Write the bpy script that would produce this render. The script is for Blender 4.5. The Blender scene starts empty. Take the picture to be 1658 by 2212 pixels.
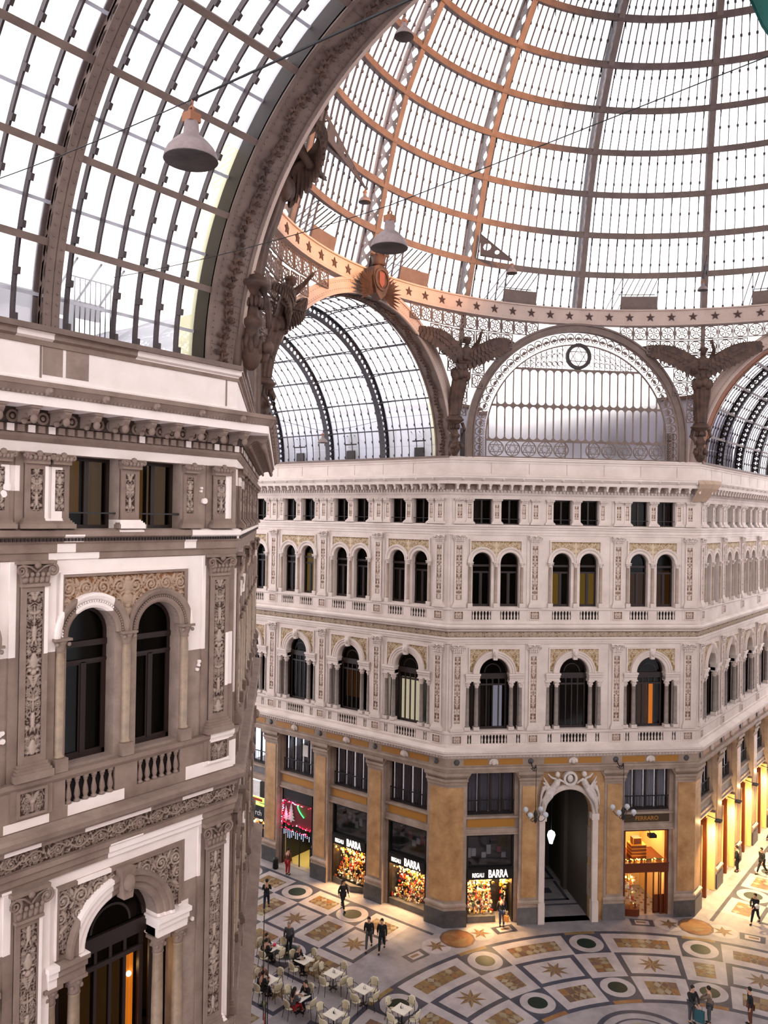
import bpy, bmesh, math, random
import numpy as np
from mathutils import Matrix, Vector
from mathutils.geometry import tessellate_polygon
random.seed(4)
pi = math.pi
sin, cos = math.sin, math.cos
T8 = math.tan(pi/8)
SC = bpy.context.scene
COL = SC.collection
AH, BH = 7.5, 18.15          # half width of the arms, apothem of the octagon

# ------------------------------------------------------------------ materials
def lin(c):
    c = c/255.0
    return c/12.92 if c <= .04045 else ((c+.055)/1.055)**2.4
def rgb(r, g, b): return (lin(r), lin(g), lin(b), 1.0)
MATS = {}
def mat(name, col, rough=.7, metal=0, col2=None, scale=3.0, bump=0, emit=None, estr=0, coord='Object', detail=5, spec=.4, contrast=(.35, .65)):
    m = bpy.data.materials.new(name); m.use_nodes = True
    nt = m.node_tree; b = nt.nodes['Principled BSDF']
    b.inputs['Base Color'].default_value = rgb(*col)
    b.inputs['Roughness'].default_value = rough
    b.inputs['Metallic'].default_value = metal
    b.inputs['Specular IOR Level'].default_value = spec
    if col2 or bump:
        tc = nt.nodes.new('ShaderNodeTexCoord'); no = nt.nodes.new('ShaderNodeTexNoise')
        no.inputs['Scale'].default_value = scale; no.inputs['Detail'].default_value = detail; no.inputs['Roughness'].default_value = .6
        nt.links.new(tc.outputs[coord], no.inputs['Vector'])
        if col2:
            r = nt.nodes.new('ShaderNodeValToRGB')
            r.color_ramp.elements[0].position = contrast[0]; r.color_ramp.elements[1].position = contrast[1]
            r.color_ramp.elements[0].color = rgb(*col); r.color_ramp.elements[1].color = rgb(*col2)
            nt.links.new(no.outputs['Fac'], r.inputs['Fac']); nt.links.new(r.outputs['Color'], b.inputs['Base Color'])
        if bump:
            bp = nt.nodes.new('ShaderNodeBump'); bp.inputs['Strength'].default_value = bump; bp.inputs['Distance'].default_value = .02
            nt.links.new(no.outputs['Fac'], bp.inputs['Height']); nt.links.new(bp.outputs['Normal'], b.inputs['Normal'])
    if emit:
        b.inputs['Emission Color'].default_value = rgb(*emit); b.inputs['Emission Strength'].default_value = estr
    MATS[name] = m
    return m
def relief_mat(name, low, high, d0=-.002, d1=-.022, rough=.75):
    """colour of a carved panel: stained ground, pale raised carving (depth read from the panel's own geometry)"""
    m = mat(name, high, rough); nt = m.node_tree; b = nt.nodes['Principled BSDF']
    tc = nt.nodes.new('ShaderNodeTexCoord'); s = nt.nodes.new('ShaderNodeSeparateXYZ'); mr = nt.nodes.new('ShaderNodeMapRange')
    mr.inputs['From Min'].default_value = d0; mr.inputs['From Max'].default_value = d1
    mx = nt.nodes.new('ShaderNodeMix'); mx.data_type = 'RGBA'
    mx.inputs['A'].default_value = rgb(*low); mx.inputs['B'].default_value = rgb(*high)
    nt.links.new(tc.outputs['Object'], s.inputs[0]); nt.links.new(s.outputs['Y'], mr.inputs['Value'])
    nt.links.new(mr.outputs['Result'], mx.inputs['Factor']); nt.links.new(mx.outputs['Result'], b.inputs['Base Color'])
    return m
def glass_mat(name, tint, mixf=.12, rough=.08, gloss=(1, 1, 1), diffuse=None):
    m = bpy.data.materials.new(name); m.use_nodes = True; nt = m.node_tree
    nt.nodes.remove(nt.nodes['Principled BSDF']); out = nt.nodes['Material Output']
    t = nt.nodes.new('ShaderNodeBsdfTransparent'); t.inputs['Color'].default_value = (*tint, 1)
    if diffuse: g = nt.nodes.new('ShaderNodeBsdfTranslucent'); g.inputs['Color'].default_value = (*diffuse, 1)
    else:
        g = nt.nodes.new('ShaderNodeBsdfGlossy'); g.inputs['Roughness'].default_value = rough; g.inputs['Color'].default_value = (*gloss, 1)
    mx = nt.nodes.new('ShaderNodeMixShader'); mx.inputs[0].default_value = mixf
    nt.links.new(t.outputs[0], mx.inputs[1]); nt.links.new(g.outputs[0], mx.inputs[2]); nt.links.new(mx.outputs[0], out.inputs['Surface'])
    MATS[name] = m
    return m

mat('stone', (224, 209, 200), .75, col2=(206, 190, 181), scale=.7, bump=0)
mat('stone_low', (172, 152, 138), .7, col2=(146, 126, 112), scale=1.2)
mat('taupe_shade', (48, 38, 32), .9, col2=(92, 78, 70), scale=6)  # shade of the cornice cavities put into the soffit colour
mat('taupe', (122, 102, 92), .85, col2=(146, 126, 114), scale=1.6, bump=.25, detail=8)
mat('taupe_light', (158, 138, 126), .85, col2=(136, 117, 107), scale=2.5, bump=.2)
mat('white_paint', (247, 234, 228), .7, col2=(240, 226, 219), scale=2)
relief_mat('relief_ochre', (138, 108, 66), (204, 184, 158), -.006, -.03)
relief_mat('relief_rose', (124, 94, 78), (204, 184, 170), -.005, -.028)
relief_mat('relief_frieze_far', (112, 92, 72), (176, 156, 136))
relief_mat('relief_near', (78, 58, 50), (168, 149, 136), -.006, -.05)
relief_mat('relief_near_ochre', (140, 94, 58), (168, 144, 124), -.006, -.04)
mat('gold_marble', (146, 104, 62), .45, col2=(206, 164, 116), scale=1.1, detail=7, contrast=(.28, .74), spec=.5)
mat('band_dark', (66, 52, 36), .6)
mat('gold_frieze', (168, 116, 46), .5)
mat('black_base', (66, 64, 66), .4, col2=(84, 82, 84), scale=2)
mat('grey_base', (112, 108, 108), .5, col2=(92, 88, 90), scale=2)
mat('frame_brown', (40, 27, 25), .45)
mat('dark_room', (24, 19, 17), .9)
mat('curtain_pale', (196, 196, 202), .9)
mat('curtain_grey', (138, 136, 144), .9)
mat('wall_yellow', (190, 160, 90), .8)
mat('iron_dark', (40, 38, 40), .5)
mat('iron_black', (20, 19, 20), .5)
mat('column_marble', (132, 114, 100), .4, col2=(168, 144, 120), scale=4, contrast=(.3, .7))
mat('column_far', (122, 112, 106), .45, col2=(146, 132, 124), scale=3)
mat('bar_steel', (70, 58, 58), .6)
mat('steel', (122, 102, 92), .6, col2=(104, 86, 78), scale=1.5, metal=0)
mat('steel_dark', (50, 40, 38), .6)
mat('steel_grey', (66, 62, 66), .6)
mat('steel_cool', (150, 152, 158), .6)
mat('plate_beige', (196, 172, 158), .65, col2=(184, 160, 146), scale=1)
mat('star_brown', (84, 62, 56), .6)
mat('bronze', (92, 66, 52), .65, col2=(60, 43, 36), scale=2.2, bump=.4, detail=8)
mat('lamp_grey', (116, 101, 100), .6, col2=(140, 123, 120), scale=7)
mat('lamp_inner', (70, 58, 56), .7, col2=(46, 38, 38), scale=3)
mat('rust', (140, 92, 66), .8)
mat('white_marble', (214, 203, 196), .6, col2=(196, 184, 178), scale=4)
glass_mat('roof_glass', (.93, .94, .97), .10, diffuse=(.9, .93, 1))
glass_mat('roof_frosted', (.95, .95, .97), .5, diffuse=(.93, .95, 1))
glass_mat('roof_glass_old', (.94, .92, .80), .2, diffuse=(.9, .88, .6))
glass_mat('window_glass', (.40, .38, .36), .008, .06, (.9, .85, .8))
glass_mat('roof_glass_dimmed', (.5, .5, .52), .15, diffuse=(.5, .5, .52))  # darker tint added on the upper dome rows to dim light from above
glass_mat('roof_glass_far', (.35, .35, .37), .2, diffuse=(.4, .4, .42))
glass_mat('window_glass_clear', (.72, .72, .74), .02, .06)
glass_mat('shop_glass', (.95, .95, .95), .05, .05)
mat('letters', (255, 250, 245), .5, emit=(255, 246, 238), estr=.75)
mat('shop_black', (22, 20, 21), .4)
mat('shop_brown', (96, 42, 20), .35)
mat('shop_cream', (226, 190, 128), .7)

# ------------------------------------------------------------------ mesh builder
class MB:
    def __init__(s): s.v = []; s.f = []; s.m = []; s.sm = []
    def add(s, vs, fs, m=0, smooth=False):
        o = len(s.v); s.v += [tuple(p) for p in vs]
        for f in fs: s.f.append(tuple(i+o for i in f)); s.m.append(m); s.sm.append(smooth)
    def box(s, x0, x1, y0, y1, z0, z1, m=0):
        v = [(x0, y0, z0), (x1, y0, z0), (x1, y1, z0), (x0, y1, z0), (x0, y0, z1), (x1, y0, z1), (x1, y1, z1), (x0, y1, z1)]
        s.add(v, [(0, 3, 2, 1), (4, 5, 6, 7), (0, 1, 5, 4), (1, 2, 6, 5), (2, 3, 7, 6), (3, 0, 4, 7)], m)
    def frame(s, x0, x1, z0, z1, w, y0, y1, m=0):
        s.box(x0, x0+w, y0, y1, z0, z1, m); s.box(x1-w, x1, y0, y1, z0, z1, m)
        s.box(x0+w, x1-w, y0, y1, z0, z0+w, m); s.box(x0+w, x1-w, y0, y1, z1-w, z1, m)
    def prism(s, P, y0, y1, m=0):
        """P: outline in the x-z plane"""
        n = len(P)
        s.add([(x, y0, z) for x, z in P]+[(x, y1, z) for x, z in P],
              [tuple(range(n)), tuple(range(2*n-1, n-1, -1))]+[(i, i+n, (i+1) % n+n, (i+1) % n) for i in range(n)], m)
    def extr(s, prof, xa, xb, ma=0, mb=0, m=0, cuts=1):
        """sweep closed profile [(d outward, z)] along x; ma/mb: mitre (extra length per unit of d)"""
        n = len(prof); vs = []
        for k in range(cuts+1):
            t = k/cuts
            vs += [((xa-ma*d)*(1-t)+(xb+mb*d)*t, -d, z) for d, z in prof]
        fs = [(k*n+i, k*n+(i+1) % n, (k+1)*n+(i+1) % n, (k+1)*n+i) for k in range(cuts) for i in range(n)]
        fs += [tuple(range(n-1, -1, -1)), tuple(cuts*n+i for i in range(n))]
        s.add(vs, fs, m)
    def ring(s, cx, cz, prof, a0, a1, n, m=0, smooth=False):
        """sweep closed profile [(r, y)] about (cx, cz) in the x-z plane, angles from +x"""
        k = len(prof); full = abs(a1-a0-2*pi) < 1e-6; N = n if full else n+1; vs = []
        for i in range(N):
            a = a0+(a1-a0)*i/n
            vs += [(cx+r*cos(a), y, cz+r*sin(a)) for r, y in prof]
        fs = []
        for i in range(n):
            j = (i+1) % N
            fs += [(i*k+q, i*k+(q+1) % k, j*k+(q+1) % k, j*k+q) for q in range(k)]
        if not full: fs += [tuple(range(k-1, -1, -1)), tuple((N-1)*k+q for q in range(k))]
        s.add(vs, fs, m, smooth)
    def lathe(s, cx, cy, prof, n=12, m=0, smooth=True, sx=1, sy=1, z0=0):
        vs = []
        for r, z in prof: vs += [(cx+r*sx*cos(2*pi*i/n), cy+r*sy*sin(2*pi*i/n), z+z0) for i in range(n)]
        K = len(prof)
        fs = [(j*n+i, j*n+(i+1) % n, (j+1)*n+(i+1) % n, (j+1)*n+i) for j in range(K-1) for i in range(n)]
        fs += [tuple(range(n-1, -1, -1)), tuple((K-1)*n+i for i in range(n))]
        s.add(vs, fs, m, smooth)
    def tube(s, pts, r, n=6, m=0, smooth=True, closed=False):
        pts = [Vector(p) for p in pts]; N = len(pts); rs = r if hasattr(r, '__len__') else [r]*N; vs = []
        up = Vector((0.13, .31, .94)).normalized()
        for i, p in enumerate(pts):
            if closed: d = pts[(i+1) % N]-pts[i-1]
            else: d = pts[min(i+1, N-1)]-pts[max(i-1, 0)]
            d.normalize()
            a = d.cross(up)
            if a.length < .1: a = d.cross(Vector((1, 0, 0)))
            a.normalize(); b = d.cross(a)
            vs += [p+(a*cos(2*pi*k/n)+b*sin(2*pi*k/n))*rs[i] for k in range(n)]
        M = N if closed else N-1
        fs = [(i*n+k, i*n+(k+1) % n, ((i+1) % N)*n+(k+1) % n, ((i+1) % N)*n+k) for i in range(M) for k in range(n)]
        if not closed: fs += [tuple(range(n-1, -1, -1)), tuple((N-1)*n+k for k in range(n))]
        s.add(vs, fs, m, smooth)
    def ball(s, c, r, m=0, n=10, k=6, sx=1, sy=1, sz=1):
        pr = [(max(1e-4, r*sin(pi*j/k)), -r*cos(pi*j/k)) for j in range(k+1)]
        o = len(s.v); s.lathe(0, 0, pr, n, m, True)
        for i in range(o, len(s.v)):
            x, y, z = s.v[i]; s.v[i] = (x*sx+c[0], y*sy+c[1], z*sz+c[2])
    def holed(s, outer, holes, y, depth, m=0, back=False):
        """flat face with holes in the x-z plane + reveals running into the wall"""
        polys = [[Vector((x, z, 0)) for x, z in P] for P in [outer]+holes]
        flat = [p for P in polys for p in P]
        tris = tessellate_polygon(polys)
        fs = []
        for t in tris:
            a, b, c = [flat[i] for i in t]
            cr = (b-a).cross(c-a).z
            if abs(cr) < 1e-9: continue
            fs.append(t if cr > 0 else (t[0], t[2], t[1]))
        s.add([(p.x, y, p.y) for p in flat], fs, m)
        if back: s.add([(p.x, y+depth, p.y) for p in flat], [tuple(reversed(f)) for f in fs], m)
        for P in holes+([outer] if back else []):
            n = len(P)
            s.add([(x, y, z) for x, z in P]+[(x, y+depth, z) for x, z in P], [(i, (i+1) % n, (i+1) % n+n, i+n) for i in range(n)], m)
    def mesh(s, name, mats):
        me = bpy.data.meshes.new(name); me.from_pydata(s.v, [], s.f)
        for q in mats: me.materials.append(MATS[q] if isinstance(q, str) else q)
        if len(mats) > 1: me.polygons.foreach_set('material_index', s.m)
        if any(s.sm): me.polygons.foreach_set('use_smooth', s.sm)
        me.update(); return me
    def build(s, name, mats, parent=None, loc=None):
        if isinstance(mats, str): mats = [mats]
        return link(name, s.mesh(name, mats), parent, loc)
def link(name, data, parent=None, loc=None, rotz=0, scale=None):
    o = bpy.data.objects.new(name, data); COL.objects.link(o); o.parent = parent
    if loc is not None: o.location = loc
    if rotz: o.rotation_euler = (0, 0, rotz)
    if scale: o.scale = scale
    return o
def empty(name, loc=(0, 0, 0), rotz=0, parent=None):
    return link(name, None, parent, loc, rotz)
def tag(o, label=None, cat=None, group=None, kind=None):
    if label: o['label'] = label
    if cat: o['category'] = cat
    if group: o['group'] = group
    if kind: o['kind'] = kind
    return o
def struct(o): o['kind'] = 'structure'; return o
def frame_matrix(origin, X, Y):
    X = Vector((*X, 0)).normalized(); Y = Vector((*Y, 0)).normalized()
    m = Matrix.Identity(4)
    for i, v in enumerate((X, Y, Vector((0, 0, 1)))):
        for j in range(3): m[j][i] = v[j]
    m.translation = Vector(origin); return m
def copy_tree(o, parent=None):
    c = o.copy(); COL.objects.link(c)
    if parent is not None: c.parent = parent
    for ch in o.children: copy_tree(ch, c)
    return c

# ------------------------------------------------------------------ carved relief panels (height fields)
def relief_mesh(name, w, h, res, seed, kind, depth, material, keep=None):
    rnd = random.Random(seed)
    nx, nz = max(4, int(w/res)), max(4, int(h/res))
    xs = np.linspace(-w/2, w/2, nx+1); zs = np.linspace(-h/2, h/2, nz+1)
    Z, X = np.meshgrid(zs, xs, indexing='ij'); H = np.zeros_like(X)
    def blob(x, z, r, a=1.0, mirror=True, ex=1.0):
        for sx in ((1, -1) if mirror else (1,)):
            i0, i1 = np.searchsorted(zs, (z-r, z+r)); j0, j1 = np.searchsorted(xs, (sx*x-r, sx*x+r))
            if i1 <= i0 or j1 <= j0: continue
            d = ((X[i0:i1, j0:j1]-sx*x)**2+((Z[i0:i1, j0:j1]-z)*ex)**2)/(r*r)
            H[i0:i1, j0:j1] = np.maximum(H[i0:i1, j0:j1], a*np.sqrt(np.clip(1-d, 0, 1)))
    def spiral(x, z, R, turn, a0, mir=True, th=.2):
        n = max(14, int(2.6*pi*R/(res*1.2)))
        for t in range(n):
            u = t/n; a = a0+turn*u*3.6*pi; r = R*(1-.86*u)
            blob(x+r*cos(a), z+r*sin(a), max(res*.9, R*th*(1-.5*u)), .85, mir)
        blob(x, z, R*.26, 1, mir)
        for q in range(7):
            a = a0+q*pi*2/7; blob(x+1.12*R*cos(a), z+1.12*R*sin(a), R*.26, .6, mir)
    def leaf(x, z, L, a, mir=True, wd=.3):
        n = max(4, int(L/res))
        for t in range(n+1):
            u = t/n; blob(x+L*u*cos(a), z+L*u*sin(a), max(res*.8, L*wd*sin(pi*min(1, .15+u*.85))), .75, mir)
    if kind == 'tall':
        z = -h/2+.02; U = w*1.25; k = 0
        while z < h/2-U*.4:
            t = (k+seed) % 4
            if t == 0:
                for q in range(6): blob(0, z+U*(.1+.1*q), w*(.3-.22*abs(q-2)/4), 1, False)
                spiral(w*.3, z+U*.72, w*.15, 1, 0)
                leaf(w*.1, z+U*.25, w*.33, .6); leaf(w*.12, z+.1*U, w*.3, -.1)
            elif t == 1:
                blob(0, z+U*.86, w*.12, 1, False)
                for q in range(8): blob(0, z+U*(.74-.06*q), w*(.17-.006*q), .95, False)
                leaf(w*.13, z+U*.68, w*.34, .7, True, .16); leaf(w*.06, z+U*.32, U*.34, -1.35, True, .2)
                spiral(w*.32, z+U*.25, w*.13, -1, pi)
            elif t == 2:
                spiral(w*.25, z+U*.3, w*.19, 1, -pi/2); spiral(w*.25, z+U*.76, w*.17, -1, pi/2)
                leaf(0, z, U*.9, pi/2, False, .07)
                leaf(w*.02, z+U*.5, w*.4, .4)
            else:
                for q in range(5): leaf(0, z+U*.12*q+.1*U, w*.42, 1.15-q*.22, True, .2)
                blob(0, z+U*.8, w*.2, 1, False); blob(w*.22, z+U*.9, w*.12, .9)
            z += U; k += 1
    elif kind == 'frieze':
        P = h*1.5; n = max(1, round(w/P)); P = w/n
        for i in range(n):
            cx = -w/2+P*(i+.5); s = 1 if i % 2 else -1
            spiral(cx, s*h*.04, h*.3, s, 0, False, .16)
            for q in range(24):
                u = q/24; blob(cx-P/2+P*u, -s*h*.3*cos(pi*(u-.5)*1.2), h*.06, .8, False)
            for q in range(4): leaf(cx-P*.42, s*h*.1, h*.34, q*1.3+s, False, .2)
            leaf(cx+P*.4, -s*h*.25, h*.28, s*2, False, .25); blob(cx+P*.5, s*h*.3, h*.09, .9, False)
    elif kind == 'square':
        spiral(w*.24, h*.12, w*.15, 1, 0); spiral(w*.22, -h*.22, w*.13, -1, 1)
        leaf(0, -h*.42, h*.8, pi/2, False, .1); leaf(w*.05, h*.1, w*.35, 1.0)
        blob(0, h*.05, w*.13, 1, False)
    else:      # tympanum: scrolls mirrored about the middle with a vase
        R = min(.15, h*.15); x = R*1.3; s = 1
        for q in range(7): blob(0, h*.42-q*h*.12, w*(.05 if q % 2 else .025), 1, False)
        while x < w/2-R*.4:
            spiral(x, h/2-R*1.6, R, s, 0, True, .2)
            for q in range(12): blob(x-R*1.2+q*R*.2, h/2-R*1.6-s*R*1.25*cos(pi*q/12-pi/2), R*.16, .7)
            leaf(x+R*1.2, h/2-R*1.2, R*1.1, 1.2*s); leaf(x+R*1.1, h/2-R*2.2, R*.9, -1)
            spiral(x+R*.3, h/2-R*3.9, R*.8, -s, 0, True, .2)
            leaf(x, h/2-R*3, R*1.1, -2); leaf(x-R*.5, h/2-R*5, R*1.4, -.6)
            spiral(x+R*.5, h/2-R*6, R*.7, s, 1, True, .2)
            x += R*2.6; s = -s
    for q in range(int(w*h*(260 if res < .03 else 60))):
        x, z, a = rnd.uniform(0, w/2), rnd.uniform(-h/2, h/2), rnd.uniform(0, 2*pi); L = rnd.uniform(.035, .07) if res < .03 else rnd.uniform(.06, .1)
        for t in range(5): blob(x+L*t/4*cos(a), z+L*t/4*sin(a), L*.28, .5)
    H += .12*np.random.RandomState(seed).rand(*H.shape)*(H > .05)
    vs = np.stack([X, -depth*H, Z], -1).reshape(-1, 3)
    W1 = nx+1; fs = []
    for i in range(nz):
        for j in range(nx):
            if keep and not keep((xs[j]+xs[j+1])/2, (zs[i]+zs[i+1])/2): continue
            a = i*W1+j; fs.append((a, a+1, a+W1+1, a+W1))
    me = bpy.data.meshes.new(name); me.from_pydata(vs.tolist(), [], fs)
    me.materials.append(MATS[material]); me.polygons.foreach_set('use_smooth', [True]*len(fs)); me.update()
    return me
# ------------------------------------------------------------------ painted patches of the half-restored near front
PAINT_L = [(-5.55,-4.8,26.6,26.83),(-2.9,.3,26.58,26.83),(-.9,-.1,25.2,25.25),(-2.9,.5,25.74,25.88),(-5.78,-5.41,23.68,24.16),(-4.94,-4.55,23.12,24.17),(-.4,-.16,23.2,24.21),(-3.3,-2.69,22.9,23.15),(-4.52,-4.09,22.7,22.85),(-1.4,.3,22.73,22.96),(-4.64,-4.24,22.47,22.67),(-1.55,-1.22,22.52,22.72),(-4.8,-3.69,22.34,22.49),(-5.74,-5.44,20.54,22.34),(-4.91,-4.5,20.56,22.34),(-4.54,-.93,22.06,22.34),(-1.4,-.9,20.18,22.1),(-4.22,-3.37,21.26,21.69),(-.34,-.07,19.25,20.5),(-1.44,-.02,17.27,17.57),(-.78,-.04,17.99,18.2),(-.2,.1,17.3,17.91),(-4.34,-3.04,17.27,17.5),(-5.64,-4.73,17.27,17.44),(-1.56,-.68,16.84,16.97),(-3.98,-2.4,16.84,16.97),(-5.64,-4.91,16.84,16.97),(-3.38,-2.58,16.1,16.43),(-2.59,-.94,16.0,16.39),(-4.8,-.9,15.9,16.1),(-4.9,-4.5,11,15.9),(-.27,-.02,11.3,15.81),(-1.35,-.92,14.93,16.28),(-5.62,-5.43,14.97,16.17),(-4.06,-3.29,14.4,15.89),(-2.19,-1.22,13.85,14.5),(-10,-8,20,22.3),(-9,-7.4,12,15)]
PAINT_D = [(.1,.3,19,22),(1.2,1.6,20.8,22.3),(2.4,3.4,21.2,22.2),(5.5,5.8,19,21),(9.3,9.6,18,21),(13.9,14.3,19.5,22),(3.9,4.2,12,15.5),(8.8,9.2,13,16),(0,15,22.7,22.9),(0,3,24,24.4)]
def paint_mesh(me, boxes, loc):
    ox, _, oz = loc
    xs = [v.co.x for v in me.vertices]; zs = [v.co.z for v in me.vertices]
    hit = [(a-ox, b-ox, c-oz, d-oz) for a, b, c, d in boxes if a-ox < max(xs) and b-ox > min(xs) and c-oz < max(zs) and d-oz > min(zs)]
    if not hit: return
    bm = bmesh.new(); bm.from_mesh(me)
    idx = len(me.materials); me.materials.append(MATS['white_paint'])
    for a, b, c, d in hit:
        for co, no in (((a, 0, 0), (1, 0, 0)), ((b, 0, 0), (1, 0, 0)), ((0, 0, c), (0, 0, 1)), ((0, 0, d), (0, 0, 1))):
            fs = []
            for f in bm.faces:
                vx = [v.co.x for v in f.verts]; vz = [v.co.z for v in f.verts]
                if min(vx) < b-1e-4 and max(vx) > a+1e-4 and min(vz) < d-1e-4 and max(vz) > c+1e-4: fs.append(f)
            if not fs: break
            g = set(fs)
            for f in fs: g.update(f.edges); g.update(f.verts)
            bmesh.ops.bisect_plane(bm, geom=list(g), plane_co=co, plane_no=no, dist=1e-5)
        for f in bm.faces:
            m = f.calc_center_median()
            if a <= m.x <= b and c <= m.z <= d: f.material_index = idx
    bm.to_mesh(me); bm.free()

FAR = dict(n='far', wall='stone', trim='stone', base='stone_low', tall='relief_rose', tym='relief_ochre', frieze='relief_frieze_far', col='column_far', col3='stone_low', res=.03, dep=.035, vol=6)
NEAR = dict(n='near', wall='taupe_light', trim='taupe', base='taupe', tall='relief_near', tym='relief_near_ochre', frieze='relief_near', col='column_marble', col3='column_marble', res=.014, dep=.06, vol=14)
CACHE = {}
def cached(key, fn):
    if key not in CACHE: CACHE[key] = fn()
    return CACHE[key]
def arch_pts(cx, cz, r, n=18):
    return [(cx+r*cos(pi*i/n), cz+r*sin(pi*i/n)) for i in range(n+1)]
def arch_hole(cx, z0, zs, r, n=18):
    return [(cx-r, z0), (cx+r, z0)]+arch_pts(cx, zs, r, n)
def rect(x0, x1, z0, z1): return [(x0, z0), (x1, z0), (x1, z1), (x0, z1)]
Z3 = 20.81     # springing of the third floor arches
def serliana(c): return [(c-1.48, 11.16), (c+1.48, 11.16), (c+1.48, 13.95), (c+.88, 13.95)]+arch_pts(c, 14.42, .88, 22)+[(c-.88, 13.95), (c-1.48, 13.95)]
def half_ring(mb, cx, cz, pr, n=20, m=0): mb.ring(cx, cz, pr, 0, pi, n, m, False)

def mk_capital(w, h, vol, st):
    def f():
        mb = MB(); hw = w/2
        mb.prism([(-hw, 0), (hw, 0), (hw*1.12, h*.8), (-hw*1.12, h*.8)], -.13, 0)
        mb.box(-hw*1.42, hw*1.42, -.2, 0, h*.86, h); mb.box(-hw*1.05, hw*1.05, -.15, 0, -.04, .02)
        for s in (-1, 1):
            P = []
            R = h*.24
            for k in range(vol*2):
                u = k/(vol*2-1); a = s*(pi/2-u*3.4*pi); r = R*(1-.8*u); P.append((s*hw*1.16+r*cos(a), -.17, h*.6+r*sin(a)))
            mb.tube(P, [.035*(1-.5*k/len(P)) for k in range(len(P))], 5)
            mb.tube([(s*hw*1.16, -.17, h*.6+R), (s*hw*.5, -.17, h*.74), (0, -.17, h*.5)], .025, 5)
        for k in range(5):
            x = hw*.8*(k-2)/2; mb.ball((x, -.13, h*.24), .085, n=7, k=5, sx=.8, sy=.7, sz=h*2.2)
            mb.ball((x, -.18, h*.42), .05, n=6, k=4)
        mb.ball((0, -.18, h*.82), .07, n=7, k=5)
        return mb.mesh('capital', [st['trim']])
    return cached(('cap', round(w, 2), round(h, 2), st['n']), f)

def baluster_mesh(h, st):
    def f():
        mb = MB(); s = h/.58
        pr = [(.062, 0), (.062, .05), (.04, .07), (.045, .1), (.062, .17), (.055, .26), (.032, .38), (.028, .44), (.045, .47), (.04, .5), (.06, .52), (.06, .58)]
        mb.lathe(0, 0, [(r, z*s) for r, z in pr], 9)
        return mb.mesh('baluster', [st['trim']])
    return cached(('bal', round(h, 2), st['n']), f)

def mk_pilaster(par, x, z0, z1, st, w=.54, pw=.33, d=.11, seed=0, cap=.42, painter=None, base=.3, name='pilaster'):
    """pilaster with a framed carved panel, base and capital"""
    mb = MB(); h = z1-z0; hw = w/2
    zb, zt = base, h-cap
    p0, p1 = zb+.14, zt-.14
    mb.box(-hw, hw, -d+.05, 0, zb, zt)
    mb.box(-hw, -pw/2, -d, 0, zb, zt); mb.box(pw/2, hw, -d, 0, zb, zt)
    mb.box(-pw/2, pw/2, -d, 0, zb, p0); mb.box(-pw/2, pw/2, -d, 0, p1, zt)
    for k, (e, a, b) in enumerate(((.12, 0, base*.45), (.09, base*.45, base*.62), (.06, base*.62, base*.8), (.03, base*.8, base))): mb.box(-hw-e, hw+e, -d-e, 0, a, b)
    me = mb.mesh(name, [st['trim']])
    if painter: paint_mesh(me, painter, (x, 0, z0))
    o = link(name, me, par, (x, 0, z0))
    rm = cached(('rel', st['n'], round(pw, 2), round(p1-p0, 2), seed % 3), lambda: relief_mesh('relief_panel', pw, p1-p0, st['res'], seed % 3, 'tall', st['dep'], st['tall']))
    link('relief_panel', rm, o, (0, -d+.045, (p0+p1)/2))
    if cap: link('capital', mk_capital(w, cap, st['vol'], st), o, (0, 0, zt))
    return o

WIN_N = [0]
def window(o, M):
    WIN_N[0] += 1; o.name = 'window_%d' % WIN_N[0]; struct(o); o.matrix_world = M; return o
def win_mezz():
    mb = MB(); mb.frame(-.55, .55, 0, 1.45, .07, .3, .38); mb.box(-.05, .05, .29, .37, .07, 1.38)
    g = MB(); g.box(-.5, .5, .335, .345, .05, 1.4)
    r = MB(); r.box(-.6, .6, .05, .08, .3, .33); r.box(-.57, -.55, .05, .3, .29, .34); r.box(.55, .57, .05, .3, .29, .34)
    return mb.mesh('window_frame', ['frame_brown']), [('window_pane', g.mesh('window_pane', ['window_glass'])), ('window_rail', r.mesh('window_rail', ['iron_dark']))]
def win_arch():
    H = Z3-18.24; mb = MB(); r = .545
    mb.box(-r, -r+.07, .3, .38, 0, H); mb.box(r-.07, r, .3, .38, 0, H); mb.box(-r, r, .3, .38, 0, .1)
    mb.ring(0, H, [(r, .3), (r, .38), (r-.07, .38), (r-.07, .3)], 0, pi, 14)
    mb.box(-r, r, .27, .38, H-.28, H-.16); mb.box(-r, r, .28, .38, H-.62, H-.55); mb.box(-.05, .05, .28, .37, .1, H-.6)
    mb.frame(-r+.07, -.05, .1, H-.62, .035, .3, .36); mb.frame(.05, r-.07, .1, H-.62, .035, .3, .36)
    g = MB(); g.prism([(-.5, .05), (.5, .05)]+arch_pts(0, H, .5, 12), .335, .345)
    return mb.mesh('window_frame', ['frame_brown']), [('window_pane', g.mesh('window_pane', ['window_glass']))]
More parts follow.
